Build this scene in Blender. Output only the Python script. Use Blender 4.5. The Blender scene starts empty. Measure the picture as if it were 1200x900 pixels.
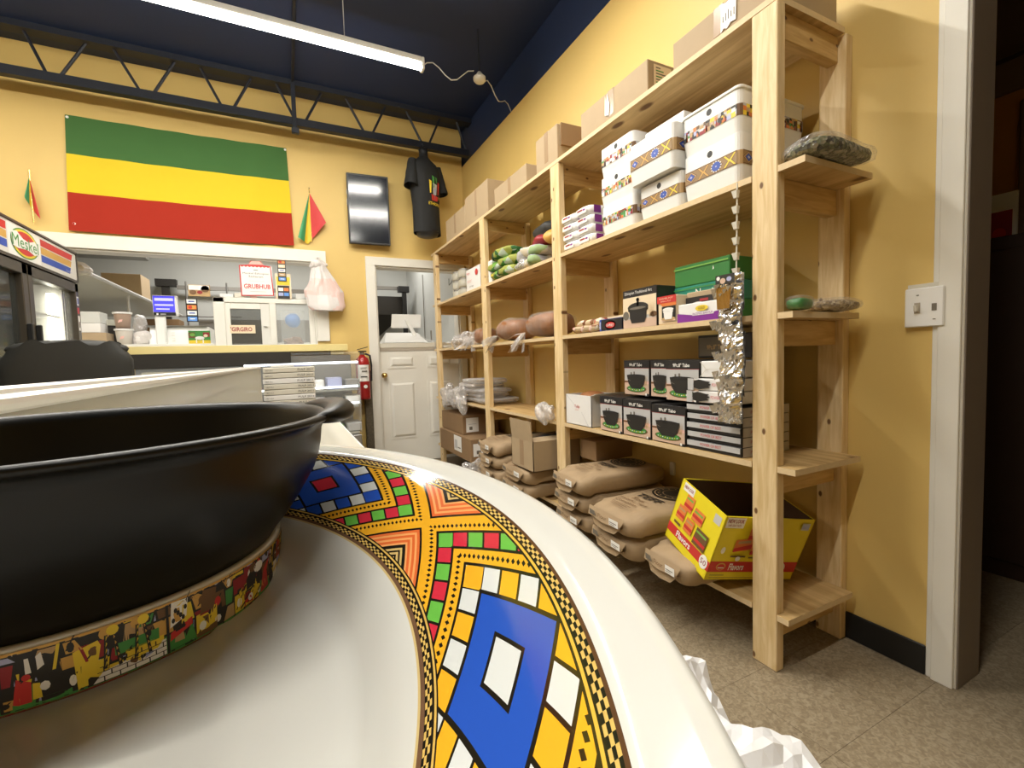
import bpy, bmesh, math, random
from mathutils import Vector, Matrix, noise
random.seed(7)
C = bpy.context.scene.collection
SC = bpy.context.scene
R = math.radians
PI = math.pi

# ------------------------------------------------------------------ camera
cam_d = bpy.data.cameras.new('camera'); cam = bpy.data.objects.new('camera', cam_d); C.objects.link(cam)
_y, _p, _r = R(26.2796), R(-3.2306), R(1.7702)
_f = Vector((math.sin(_y)*math.cos(_p), math.cos(_y)*math.cos(_p), math.sin(_p)))
_ri = Vector((math.cos(_y), -math.sin(_y), 0)); _dn = _f.cross(_ri)
_c, _s = math.cos(_r), math.sin(_r)
_R = _c*_ri + _s*_dn; _D = -_s*_ri + _c*_dn
cam.matrix_world = Matrix(((_R.x, -_D.x, -_f.x, 0), (_R.y, -_D.y, -_f.y, 0), (_R.z, -_D.z, -_f.z, 1.08), (0, 0, 0, 1)))
cam_d.sensor_width = 36; cam_d.lens = 36*534.79/1200
cam_d.clip_start = .005; cam_d.clip_end = 60
SC.camera = cam

# ------------------------------------------------------------------ world + exposure
w = bpy.data.worlds.new('world'); SC.world = w; w.use_nodes = True
w.node_tree.nodes['Background'].inputs[0].default_value = (.9, .85, .75, 1)
w.node_tree.nodes['Background'].inputs[1].default_value = .04
SC.view_settings.view_transform = 'Standard'; SC.view_settings.look = 'None'
SC.view_settings.exposure = 0.06; SC.view_settings.gamma = 1; SC.view_settings.use_curve_mapping = False

# ------------------------------------------------------------------ room lamps (one per tube fixture, just under it)
TUBES = [(-.23, 3.33, 2.44, 3.20, 42), (-2.70, 3.33, 2.44, 3.20, 30), (.0, 1.95, 2.44, 3.28, 64), (-.5, .25, 2.44, 3.28, 36)]   # x centre, y, length, z, watts; last is an unseen near fill
def area(name, loc, sx, sy, power, col, rot=(0, 0, 0)):
    d = bpy.data.lights.new(name, 'AREA'); d.shape = 'RECTANGLE'; d.size = sx; d.size_y = sy
    d.energy = power; d.color = col
    o = bpy.data.objects.new(name, d); C.objects.link(o); o.location = loc; o.rotation_euler = rot
    return o
for (x, y, L, z, p) in TUBES:
    area('tube_lamp', (x, y, z-.03), L, .05, p, (1, .955, .87))
area('kitchen_lamp', (-.6, 6.2, 2.75), 1.2, .5, 34, (1, .97, .92))
area('kitchen_lamp', (1.2, 6.4, 2.75), 1.2, .5, 16, (1, .97, .92))

# ------------------------------------------------------------------ materials
M = {}
def mat(name, col, rough=.6, metal=0, var=.06, scale=12, bump=0, emit=None, estr=1, coat=0, spec=.5):
    m = bpy.data.materials.new(name); m.use_nodes = True; nt = m.node_tree; b = nt.nodes['Principled BSDF']
    b.inputs['Roughness'].default_value = rough; b.inputs['Metallic'].default_value = metal
    b.inputs['Coat Weight'].default_value = coat; b.inputs['Specular IOR Level'].default_value = spec
    b.inputs['Base Color'].default_value = (*col, 1)
    if emit:
        b.inputs['Emission Color'].default_value = (*emit, 1); b.inputs['Emission Strength'].default_value = estr
    if var or bump:
        tc = nt.nodes.new('ShaderNodeTexCoord'); n = nt.nodes.new('ShaderNodeTexNoise')
        n.inputs['Scale'].default_value = scale; n.inputs['Detail'].default_value = 4
        nt.links.new(tc.outputs['Object'], n.inputs['Vector'])
        if var:
            mx = nt.nodes.new('ShaderNodeMix'); mx.data_type = 'RGBA'
            mx.inputs[6].default_value = (*[c*(1-var) for c in col], 1); mx.inputs[7].default_value = (*[min(1, c*(1+var)) for c in col], 1)
            nt.links.new(n.outputs['Fac'], mx.inputs[0]); nt.links.new(mx.outputs[2], b.inputs['Base Color'])
        if bump:
            bp = nt.nodes.new('ShaderNodeBump'); bp.inputs['Strength'].default_value = bump; bp.inputs['Distance'].default_value = .004
            nt.links.new(n.outputs['Fac'], bp.inputs['Height']); nt.links.new(bp.outputs[0], b.inputs['Normal'])
    M[name] = m; return m

def clear(name, col, alpha, rough=.08, bump=0):          # thin film: part see-through, part glossy
    m = bpy.data.materials.new(name); m.use_nodes = True; nt = m.node_tree; b = nt.nodes['Principled BSDF']
    b.inputs['Base Color'].default_value = (*col, 1); b.inputs['Roughness'].default_value = rough; b.inputs['Alpha'].default_value = alpha
    if bump:
        n = nt.nodes.new('ShaderNodeTexNoise'); n.inputs['Scale'].default_value = 60; tc = nt.nodes.new('ShaderNodeTexCoord')
        bp = nt.nodes.new('ShaderNodeBump'); bp.inputs['Strength'].default_value = bump; bp.inputs['Distance'].default_value = .005
        nt.links.new(tc.outputs['Object'], n.inputs['Vector']); nt.links.new(n.outputs['Fac'], bp.inputs['Height']); nt.links.new(bp.outputs[0], b.inputs['Normal'])
    M[name] = m; return m

def wood(name, c1, c2, stretch, knots=True, scale=9):
    m = bpy.data.materials.new(name); m.use_nodes = True; nt = m.node_tree; b = nt.nodes['Principled BSDF']
    b.inputs['Roughness'].default_value = .55
    tc = nt.nodes.new('ShaderNodeTexCoord'); mp = nt.nodes.new('ShaderNodeMapping'); mp.inputs['Scale'].default_value = stretch
    nt.links.new(tc.outputs['Object'], mp.inputs['Vector'])
    n = nt.nodes.new('ShaderNodeTexNoise'); n.inputs['Scale'].default_value = scale; n.inputs['Detail'].default_value = 6; n.inputs['Distortion'].default_value = .6
    nt.links.new(mp.outputs[0], n.inputs['Vector'])
    cr = nt.nodes.new('ShaderNodeValToRGB'); cr.color_ramp.elements[0].position = .35; cr.color_ramp.elements[1].position = .65
    cr.color_ramp.elements[0].color = (*c1, 1); cr.color_ramp.elements[1].color = (*c2, 1)
    nt.links.new(n.outputs['Fac'], cr.inputs[0])
    out = cr.outputs[0]
    if knots:
        g = nt.nodes.new('ShaderNodeSeparateXYZ'); nt.links.new(tc.outputs['Object'], g.inputs[0])
        cb = nt.nodes.new('ShaderNodeCombineXYZ'); ax = knots
        for k, (a, f) in enumerate(ax):
            mu = nt.nodes.new('ShaderNodeMath'); mu.operation = 'MULTIPLY'; mu.inputs[1].default_value = f; nt.links.new(g.outputs[a], mu.inputs[0]); nt.links.new(mu.outputs[0], cb.inputs[k])
        v = nt.nodes.new('ShaderNodeTexVoronoi'); v.voronoi_dimensions = '2D'; v.inputs['Scale'].default_value = 1; nt.links.new(cb.outputs[0], v.inputs['Vector'])
        sp = nt.nodes.new('ShaderNodeSeparateColor'); nt.links.new(v.outputs['Color'], sp.inputs[0])
        kr = nt.nodes.new('ShaderNodeValToRGB'); kr.color_ramp.elements[0].position = .05; kr.color_ramp.elements[1].position = .085
        kr.color_ramp.elements[0].color = (1, 1, 1, 1); kr.color_ramp.elements[1].color = (0, 0, 0, 1)
        nt.links.new(v.outputs['Distance'], kr.inputs[0])
        th = nt.nodes.new('ShaderNodeMath'); th.operation = 'LESS_THAN'; th.inputs[1].default_value = .55; nt.links.new(sp.outputs[0], th.inputs[0])
        ml = nt.nodes.new('ShaderNodeMath'); ml.operation = 'MULTIPLY'; nt.links.new(kr.outputs[0], ml.inputs[0]); nt.links.new(th.outputs[0], ml.inputs[1])
        mx = nt.nodes.new('ShaderNodeMix'); mx.data_type = 'RGBA'; mx.inputs[7].default_value = (.16, .075, .025, 1)
        nt.links.new(ml.outputs[0], mx.inputs[0]); nt.links.new(out, mx.inputs[6]); out = mx.outputs[2]
    nt.links.new(out, b.inputs['Base Color'])
    bp = nt.nodes.new('ShaderNodeBump'); bp.inputs['Strength'].default_value = .12; bp.inputs['Distance'].default_value = .002
    nt.links.new(n.outputs['Fac'], bp.inputs['Height']); nt.links.new(bp.outputs[0], b.inputs['Normal'])
    M[name] = m; return m

mat('yellow_wall', (.69, .49, .160), .55, var=.05, scale=3, bump=.05)
mat('dark_ceiling', (.012, .026, .080), .6, var=.15, scale=2)
mat('navy_steel', (.010, .013, .024), .5, var=.1)
mat('white_paint', (.76, .74, .67), .45, var=.04, scale=6)
mat('kitchen_wall', (.60, .61, .58), .5, var=.03, scale=2)
mat('kitchen_ceiling', (.5, .5, .48), .7)
mat('black_base', (.008, .008, .008), .4)
mat('brown_wall', (.13, .075, .04), .7, var=.1)
mat('jamb_shade', (.20, .165, .135), .6)  # jamb return faces away from the tubes; its shade is put into the colour
mat('orange_wood', (.35, .15, .03), .4, var=.15, scale=4)
mat('dark_brown', (.035, .018, .012), .5, var=.15)
wood('pine_up', (.66, .47, .22), (.80, .62, .36), (7, 7, .7), knots=((1, 11), (2, 6.5)))
wood('pine_across', (.50, .31, .11), (.64, .43, .18), (.7, 7, 7), knots=((0, 7), (2, 12)))
wood('plywood', (.46, .29, .11), (.66, .46, .21), (6, .5, 6), knots=((0, 4), (1, 1.8)), scale=5)
mat('ply_edge', (.68, .52, .30), .6, var=.1, scale=60)
mat('white_plastic', (.82, .82, .80), .35, var=.01)
mat('white_card', (.80, .79, .77), .5, var=.03)
mat('cream_card', (.66, .63, .54), .55, var=.04)
mat('cardboard', (.41, .305, .185), .75, var=.06, scale=20)
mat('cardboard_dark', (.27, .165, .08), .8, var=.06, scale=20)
mat('tape', (.36, .25, .15), .25, var=.05)
mat('kraft', (.37, .26, .148), .7, var=.14, scale=14, bump=.8)
mat('ink_black', (.02, .018, .015), .5, var=0)
mat('ink_grey', (.16, .14, .11), .6, var=0)
mat('ink_white', (.85, .84, .80), .5, var=0)
mat('ink_red', (.58, .035, .03), .45, var=0)
mat('ink_darkred', (.30, .02, .025), .5, var=0)
mat('ink_blue', (.03, .08, .42), .45, var=0)
mat('ink_skyblue', (.12, .30, .72), .45, var=0)
mat('ink_lavender', (.42, .45, .68), .45, var=0)
mat('ink_green', (.06, .28, .06), .45, var=0)
mat('ink_lime', (.20, .46, .08), .45, var=0)
mat('ink_yellow', (.80, .60, .04), .45, var=0)
mat('ink_gold', (.62, .36, .08), .45, var=0)
mat('ink_tan', (.50, .33, .15), .45, var=0)
mat('ink_ochre', (.30, .18, .07), .45, var=0)
mat('ink_orange', (.75, .22, .05), .45, var=0)
mat('ink_purple', (.22, .03, .30), .4, var=0)
mat('ink_pink', (.78, .48, .42), .5, var=0)
mat('ink_brown', (.16, .08, .03), .5, var=0)
mat('ink_cream', (.80, .66, .46), .5, var=0)
mat('ink_silver', (.52, .52, .52), .35, var=0)
mat('ink_skin', (.62, .44, .33), .5, var=0)
mat('box_black', (.022, .020, .020), .35, var=0)
mat('grey_card', (.42, .37, .30), .5, var=.05)
mat('green_card', (.035, .20, .045), .4, var=.1)
mat('teal_card', (.03, .24, .17), .35, var=.1)
mat('display_yellow', (.80, .66, .02), .35, var=.02)
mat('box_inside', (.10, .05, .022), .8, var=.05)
mat('flag_green', (.06, .15, .045), .8, var=.05, scale=5, spec=.12)
mat('flag_yellow', (.70, .53, .03), .8, var=.05, scale=5, spec=.12)
mat('flag_red', (.36, .030, .016), .8, var=.05, scale=5, spec=.12)
mat('small_green', (.05, .30, .12), .6, var=.05)
mat('small_yellow', (.75, .52, .03), .6, var=.05)
mat('small_red', (.55, .03, .03), .6, var=.05)
mat('shirt_black', (.012, .013, .014), .8, var=.1, bump=.1)
mat('form_black', (.02, .022, .026), .35, var=0)
mat('screen_black', (.010, .012, .018), .12, var=0, spec=.8)
mat('black_plastic', (.014, .014, .014), .4, var=0)
mat('chair_black', (.025, .025, .022), .55, var=.1)
mat('fridge_dark', (.055, .045, .032), .35, var=.05)
mat('fridge_white', (.72, .71, .66), .3, var=.02)
mat('steel', (.55, .55, .53), .28, 1, var=.05)
mat('dull_steel', (.30, .29, .27), .4, .6, var=.05)
mat('satin', (.86, .86, .84), .5, 1, var=0)
mat('chrome', (.8, .8, .8), .12, 1, var=0)
mat('foil', (.88, .88, .88), .16, 1, var=.05, scale=70, bump=.5)
mat('brass', (.65, .45, .16), .25, 1, var=.05)
mat('fire_red', (.34, .014, .014), .25, var=.03)
mat('pot_black', (.0045, .0042, .0032), .36, var=.1, scale=30, spec=.28)
mat('stand_white', (.74, .73, .68), .12, var=0)
mat('bread_brown', (.27, .105, .03), .6, var=.5, scale=26, bump=.6)
mat('crust_dark', (.20, .085, .03), .6, var=.25, scale=16)
mat('ledge_yellow', (.72, .60, .26), .45, var=.04)
mat('dark_band', (.020, .017, .013), .55, var=.1)
mat('speckle', (.10, .085, .06), .45, var=.9, scale=55)
def mixed(name, cols, scale):                     # many small pieces of different colours
    m = bpy.data.materials.new(name); m.use_nodes = True; nt = m.node_tree; b = nt.nodes['Principled BSDF']; b.inputs['Roughness'].default_value = .7
    tc = nt.nodes.new('ShaderNodeTexCoord'); v = nt.nodes.new('ShaderNodeTexVoronoi'); v.inputs['Scale'].default_value = scale; nt.links.new(tc.outputs['Object'], v.inputs['Vector'])
    sp = nt.nodes.new('ShaderNodeSeparateColor'); nt.links.new(v.outputs['Color'], sp.inputs[0]); cr = nt.nodes.new('ShaderNodeValToRGB'); cr.color_ramp.interpolation = 'CONSTANT'
    e = cr.color_ramp.elements
    e[0].color = (*cols[0], 1); e[1].position = 1/len(cols); e[1].color = (*cols[1], 1)
    for i in range(2, len(cols)): x = e.new(i/len(cols)); x.color = (*cols[i], 1)
    nt.links.new(sp.outputs[0], cr.inputs[0]); nt.links.new(cr.outputs[0], b.inputs['Base Color'])
    bp = nt.nodes.new('ShaderNodeBump'); bp.inputs['Strength'].default_value = .8; bp.inputs['Distance'].default_value = .006; nt.links.new(v.outputs['Distance'], bp.inputs['Height']); nt.links.new(bp.outputs[0], b.inputs['Normal'])
    M[name] = m
mixed('veg_print', [(.02, .10, .02), (.05, .22, .03), (.01, .045, .015), (.14, .32, .04), (.30, .32, .06), (.03, .14, .03), (.42, .48, .38)], 17)
mixed('snack_print', [(.45, .06, .04), (.70, .62, .50), (.55, .42, .26), (.20, .08, .03), (.72, .50, .42), (.62, .56, .46)], 26)
mixed('pale_print', [(.48, .47, .45), (.60, .58, .55), (.35, .36, .42), (.62, .55, .40), (.30, .42, .20)], 20)
mixed('spice_mix', [(.05, .055, .025), (.11, .12, .05), (.20, .19, .10), (.30, .26, .17), (.04, .035, .02)], 95)
mixed('seed_mix', [(.50, .38, .22), (.36, .26, .14), (.60, .50, .33), (.25, .18, .10)], 120)
mat('wire_white', (.6, .6, .58), .4, var=0)
mat('cup_brown', (.42, .30, .23), .4, var=.05)
mat('cup_clear', (.62, .58, .53), .3, var=.05)
mat('case_panel', (.50, .47, .36), .35, var=.3, scale=4)
mat('tube_glow', (1, 1, 1), .4, var=0, emit=(1, .97, .88), estr=30)
mat('led_glow', (1, 1, 1), .4, var=0, emit=(.80, .90, 1), estr=2.4)
mat('fridge_glow', (1, 1, 1), .4, var=0, emit=(1, .97, .80), estr=7)
mat('screen_blue', (.02, .02, .3), .3, var=0, emit=(.10, .09, .85), estr=.9)
mat('screen_light', (.3, .3, .8), .3, var=0, emit=(.45, .42, 1), estr=1)
clear('glass', (.75, .80, .80), .14, .03)
clear('smoky_glass', (.06, .065, .06), .45, .05)
clear('frost', (.66, .64, .54), .58, .28)
def film(name, base, k, bump):                    # crinkly clear plastic: see-through with white glints on the folds
    m = bpy.data.materials.new(name); m.use_nodes = True; nt = m.node_tree; nt.nodes.remove(nt.nodes['Principled BSDF'])
    tr = nt.nodes.new('ShaderNodeBsdfTransparent'); gl = nt.nodes.new('ShaderNodeBsdfGlossy'); gl.inputs['Roughness'].default_value = .18; gl.inputs['Color'].default_value = (*base, 1)
    df = nt.nodes.new('ShaderNodeBsdfDiffuse'); df.inputs['Color'].default_value = (*base, 1)
    n = nt.nodes.new('ShaderNodeTexNoise'); n.inputs['Scale'].default_value = 34; n.inputs['Distortion'].default_value = 2; tc = nt.nodes.new('ShaderNodeTexCoord'); nt.links.new(tc.outputs['Object'], n.inputs['Vector'])
    bp = nt.nodes.new('ShaderNodeBump'); bp.inputs['Strength'].default_value = bump; bp.inputs['Distance'].default_value = .012; nt.links.new(n.outputs['Fac'], bp.inputs['Height'])
    nt.links.new(bp.outputs[0], gl.inputs['Normal']); nt.links.new(bp.outputs[0], df.inputs['Normal'])
    a = nt.nodes.new('ShaderNodeMixShader'); a.inputs[0].default_value = .5; nt.links.new(df.outputs[0], a.inputs[1]); nt.links.new(gl.outputs[0], a.inputs[2])
    lw = nt.nodes.new('ShaderNodeLayerWeight'); lw.inputs['Blend'].default_value = .35; nt.links.new(bp.outputs[0], lw.inputs['Normal'])
    mr = nt.nodes.new('ShaderNodeMapRange'); mr.inputs['To Min'].default_value = k; mr.inputs['To Max'].default_value = min(1, k*1.6+.32); nt.links.new(lw.outputs['Facing'], mr.inputs['Value'])
    mx = nt.nodes.new('ShaderNodeMixShader'); nt.links.new(mr.outputs[0], mx.inputs[0]); nt.links.new(tr.outputs[0], mx.inputs[1]); nt.links.new(a.outputs[0], mx.inputs[2])
    nt.links.new(mx.outputs[0], nt.nodes['Material Output'].inputs['Surface']); M[name] = m
film('film', (.9, .9, .9), .035, 1.0); film('wrap', (.82, .80, .79), .38, .8)
clear('frost_top', (.62, .60, .54), .7, .65)
clear('bag_white', (.82, .78, .76), .82, .35, .3)
clear('pink_bag', (.82, .62, .58), .9, .35, .3)
clear('milky', (.86, .86, .87), .80, .25, .25)

# floor tile: mottled vinyl
def floor_mat():
    m = bpy.data.materials.new('vinyl'); m.use_nodes = True; nt = m.node_tree; b = nt.nodes['Principled BSDF']; b.inputs['Roughness'].default_value = .5
    g = nt.nodes.new('ShaderNodeNewGeometry')
    n1 = nt.nodes.new('ShaderNodeTexNoise'); n1.inputs['Scale'].default_value = 70; n1.inputs['Detail'].default_value = 3; n1.inputs['Distortion'].default_value = 1.2
    n2 = nt.nodes.new('ShaderNodeTexNoise'); n2.inputs['Scale'].default_value = 2.5
    for n in (n1, n2): nt.links.new(g.outputs['Position'], n.inputs['Vector'])
    cr = nt.nodes.new('ShaderNodeValToRGB'); e = cr.color_ramp.elements
    e[0].position = .36; e[0].color = (.265, .205, .128, 1); e[1].position = .62; e[1].color = (.41, .335, .225, 1)
    e2 = e.new(.5); e2.color = (.33, .26, .165, 1)
    nt.links.new(n1.outputs['Fac'], cr.inputs[0])
    mx = nt.nodes.new('ShaderNodeMix'); mx.data_type = 'RGBA'; mx.blend_type = 'MULTIPLY'; mx.inputs[0].default_value = .25
    nt.links.new(cr.outputs[0], mx.inputs[6]); nt.links.new(n2.outputs['Fac'], mx.inputs[7]); nt.links.new(mx.outputs[2], b.inputs['Base Color'])
    M['vinyl'] = m
floor_mat()

# ---- little expression language for shader maths
class E:
    nt = None
    def __init__(s, sock): s.s = sock
    @staticmethod
    def op(o, *a, clamp=False):
        n = E.nt.nodes.new('ShaderNodeMath'); n.operation = o; n.use_clamp = clamp
        for i, x in enumerate(a):
            if isinstance(x, E): E.nt.links.new(x.s, n.inputs[i])
            else: n.inputs[i].default_value = x
        return E(n.outputs[0])
    def __add__(a, b): return E.op('ADD', a, b)
    __radd__ = __add__
    def __sub__(a, b): return E.op('SUBTRACT', a, b)
    def __rsub__(a, b): return E.op('SUBTRACT', b, a)
    def __mul__(a, b): return E.op('MULTIPLY', a, b)
    __rmul__ = __mul__
    def __truediv__(a, b): return E.op('DIVIDE', a, b)
    def __lt__(a, b): return E.op('LESS_THAN', a, b)
    def __gt__(a, b): return E.op('GREATER_THAN', a, b)
    def abs(a): return E.op('ABSOLUTE', a)
    def floor(a): return E.op('FLOOR', a)
    def fract(a): return E.op('FRACT', a)
    def odd(a): return E.op('GREATER_THAN', E.op('FRACT', E.op('MULTIPLY', a, .5)), .25)
def emax(a, b): return E.op('MAXIMUM', a, b)
def between(x, a, b): return (x > a)*(x < b)
class Col:
    def __init__(s, rgb): s.c = (*rgb, 1); s.sock = None
    def put(s, mask, rgb):                      # rgb: tuple or Col
        n = E.nt.nodes.new('ShaderNodeMix'); n.data_type = 'RGBA'; E.nt.links.new(mask.s, n.inputs[0])
        if s.sock: E.nt.links.new(s.sock, n.inputs[6])
        else: n.inputs[6].default_value = s.c
        if isinstance(rgb, Col):
            if rgb.sock: E.nt.links.new(rgb.sock, n.inputs[7])
            else: n.inputs[7].default_value = rgb.c
        else: n.inputs[7].default_value = (*rgb, 1)
        s.sock = n.outputs[2]; return s

PR_I, PR_B = .1395, .1616
def plate_mat():
    m = bpy.data.materials.new('plate_glaze'); m.use_nodes = True; nt = m.node_tree; E.nt = nt
    b = nt.nodes['Principled BSDF']; b.inputs['Roughness'].default_value = .09; b.inputs['Specular IOR Level'].default_value = .5
    tc = nt.nodes.new('ShaderNodeTexCoord'); sp = nt.nodes.new('ShaderNodeSeparateXYZ'); nt.links.new(tc.outputs['Object'], sp.inputs[0])
    x, y, zc = E(sp.outputs[0]), E(sp.outputs[1]), E(sp.outputs[2])
    r = E.op('SQRT', x*x+y*y); th = E.op('ARCTAN2', y, x)*57.29578
    v = (r-PR_I)/(PR_B-PR_I)
    P = 51.43
    rel = (th+18.7)/P
    k = (rel+.5).floor()
    u = (rel-k).abs()*P/22.3
    odd = k.odd()
    dv = v-.48
    p = u+dv; q = u-dv; ap = p.abs(); aq = q.abs()
    d = emax(ap, aq)
    pm = ap > aq
    t = pm*q+(1-pm)*p
    Y = (.80, .40, .022); BL = (.022, .085, .46); W = (.64, .66, .64); K = (.016, .013, .008); G = (.14, .46, .065); RD = (.60, .03, .055); OR = (.70, .14, .035); LO = (.80, .36, .12)
    col = Col(K)
    # blue diamond
    col.put(d < .385, BL); col.put(d < .16, K)
    ctr = Col(W).put(odd, RD); col.put(d < .132, ctr)
    # squares chain
    def cells(lo, hi, cs, cA, cB, edge):
        f = (lo-t)/cs
        fi = f.floor(); fr = f-fi
        c = Col(cA); c.put(fi.odd(), cB)
        inner = between(d, lo+.012, hi-.012)
        ln = between(fr, edge, 1-edge)
        corner = (t > lo)
        return inner*emax(ln, corner), c, corner
    sA = Col(W).put(odd, BL)
    mk, c, cor = cells(.405, .63, .2025, (0, 0, 0), (1, 1, 1), .06)
    c2 = Col(W); f = ((.405-t)/.2025).floor()
    cY = Col(Y).put(odd, BL)
    c2.put(f.odd(), cY)
    col.put(mk, c2)
    # dotted yellow band
    def dots(lo, hi, ctr, cs, rad):
        fr = (t/cs).fract()-.5
        dd = (d-ctr).abs()/rad+fr.abs()/.36
        c = Col(Y).put(dd < 1, K); col.put(between(d, lo, hi), c)
    dots(.648, .79, .715, .056, .030)
    # green and red chain
    mk, c, cor = cells(.808, 1.0, .19, G, RD, .06)
    c3 = Col(RD); f3 = ((.808-t)/.19).floor(); c3.put(f3.odd(), G)
    col.put(mk, c3)
    dots(1.02, 1.215, 1.085, .056, .030)
    # chevron triangles
    st = ((d-1.245)/.066).fract()
    ch = Col(OR).put(st > .55, LO)
    col.put(between(d, 1.245, 1.44), ch)
    st2 = ((d-1.46)/.055).fract()
    ch2 = Col(K).put(st2 > .45, (.62, .44, .16)); col.put(d > 1.465, ch2)
    # outer border
    def checks(a, b_, rows, per, off):
        row = ((v-a)/((b_-a)/rows)).floor(); cell = (th/per).floor()
        c = Col(K).put((row+cell).odd(), (.66, .44, .12)); col.put(between(v, a, b_), c)
    col.put(v > .882, K); col.put(between(v, .897, .915), (.72, .44, .06))
    checks(.928, .982, 3, .55, 0)
    col.put(v > .982, (.10, .045, .02))
    col.put(v > 1.005, (.65, .645, .60))
    # inner border
    col.put(v < .028, K); col.put(between(v, .0, .016), (.66, .42, .10))
    col.put(v < -.012, K); checks(-.068, -.018, 3, .62, 0)
    col.put(v < -.072, (.16, .085, .045)); col.put(v < -.105, (.62, .47, .2)); col.put(v < -.125, (.65, .645, .60))
    under = zc < .0
    nt.links.new(col.sock, b.inputs['Base Color'])
    M['plate_glaze'] = m
plate_mat()

# ------------------------------------------------------------------ mesh builder
class MB:
    def __init__(s): s.v = []; s.f = []; s.m = []; s.mats = []
    def mi(s, name):
        if name not in s.mats: s.mats.append(name)
        return s.mats.index(name)
    def add(s, vs, fs, m):
        b = len(s.v); i = s.mi(m); s.v += [tuple(p) for p in vs]
        for f in fs: s.f.append([b+k for k in f]); s.m.append(i)
        return s
    def box(s, x0, x1, y0, y1, z0, z1, m):
        return s.add([(x0, y0, z0), (x1, y0, z0), (x1, y1, z0), (x0, y1, z0), (x0, y0, z1), (x1, y0, z1), (x1, y1, z1), (x0, y1, z1)],
                     [(0, 3, 2, 1), (4, 5, 6, 7), (0, 1, 5, 4), (1, 2, 6, 5), (2, 3, 7, 6), (3, 0, 4, 7)], m)
    def obox(s, o, a, b, c, m):                 # corner o and three edge vectors
        o, a, b, c = map(Vector, (o, a, b, c))
        vs = [o, o+a, o+a+b, o+b, o+c, o+a+c, o+a+b+c, o+b+c]
        fs = [(0, 3, 2, 1), (4, 5, 6, 7), (0, 1, 5, 4), (1, 2, 6, 5), (2, 3, 7, 6), (3, 0, 4, 7)]
        if a.cross(b).dot(c) < 0: fs = [f[::-1] for f in fs]
        return s.add(vs, fs, m)
    def prism(s, poly, z0, z1, m):
        n = len(poly); vs = [(x, y, z0) for x, y in poly]+[(x, y, z1) for x, y in poly]
        fs = [tuple(range(n))[::-1], tuple(range(n, 2*n))]+[(i, (i+1) % n, n+(i+1) % n, n+i) for i in range(n)]
        return s.add(vs, fs, m)
    def tube(s, pts, r, m, seg=8, cap=True):
        pts = [Vector(p) for p in pts]; n = len(pts); rs = r if isinstance(r, (list, tuple)) else [r]*n
        vs = []; ref = None
        for i, p in enumerate(pts):
            t = (pts[min(i+1, n-1)]-pts[max(i-1, 0)]).normalized()
            if ref is None: ref = Vector((0, 0, 1)) if abs(t.z) < .9 else Vector((1, 0, 0))
            a = t.cross(ref).normalized(); b = t.cross(a).normalized(); ref = -b if False else ref
            for k in range(seg):
                g = 2*PI*k/seg; vs.append(p+(a*math.cos(g)+b*math.sin(g))*rs[i])
        fs = []
        for i in range(n-1):
            for k in range(seg):
                k2 = (k+1) % seg; fs.append((i*seg+k, (i+1)*seg+k, (i+1)*seg+k2, i*seg+k2))
        if cap: fs += [tuple(range(seg)), tuple(range((n-1)*seg, n*seg))[::-1]]
        return s.add(vs, fs, m)
    def lathe(s, prof, seg, m, c=(0, 0, 0), mats=None, a0=0, a1=360):
        n = len(prof); vs = []; fs = []; full = abs(a1-a0) >= 359.9
        cols = seg if full else seg+1
        for k in range(cols):
            g = R(a0+(a1-a0)*k/seg)
            for (r, z) in prof: vs.append((c[0]+r*math.cos(g), c[1]+r*math.sin(g), c[2]+z))
        for k in range(seg):
            k2 = (k+1) % cols
            for i in range(n-1):
                q = [k*n+i, k2*n+i, k2*n+i+1, k*n+i+1]
                if prof[i][0] < 1e-6: q = [k*n+i, k2*n+i+1, k*n+i+1]
                elif prof[i+1][0] < 1e-6: q = [k*n+i, k2*n+i, k*n+i+1]
                fs.append(q)
        return s.add(vs, fs, m)
    def grid(s, fn, nu, nv, m, wrapu=False):
        vs = [fn(i/nu, j/nv) for j in range(nv+1) for i in range(nu+1)]
        mm = m if callable(m) else (lambda a, b: m)
        b = len(s.v); s.v += [tuple(p) for p in vs]
        for j in range(nv):
            for i in range(nu):
                q = j*(nu+1)+i; s.f.append([b+q, b+q+1, b+q+nu+2, b+q+nu+1]); s.m.append(s.mi(mm((i+.5)/nu, (j+.5)/nv)))
        return s
    def ball(s, c, rad, m, nu=14, nv=9, crump=0, seed=0, freq=9, power=1):
        c = Vector(c); rad = Vector(rad)
        def sg(x): return math.copysign(abs(x)**power, x)
        vs = []; fs = []
        for j in range(nv+1):
            th = PI*j/nv
            for i in range(nu):
                ph = 2*PI*i/nu
                d = Vector((sg(math.sin(th))*sg(math.cos(ph)), sg(math.sin(th))*sg(math.sin(ph)), sg(math.cos(th))))
                p = Vector((d.x*rad.x, d.y*rad.y, d.z*rad.z))
                if crump: p *= 1+crump*noise.noise(p*freq+Vector((seed*7.3, seed*3.1, seed)))*2
                vs.append(c+p)
        for j in range(nv):
            for i in range(nu):
                i2 = (i+1) % nu; a, b_, c_, d_ = j*nu+i, (j+1)*nu+i, (j+1)*nu+i2, j*nu+i2
                if j == 0: fs.append((a, b_, c_))
                elif j == nv-1: fs.append((a, b_, d_))
                else: fs.append((a, b_, c_, d_))
        return s.add(vs, fs, m)
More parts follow.
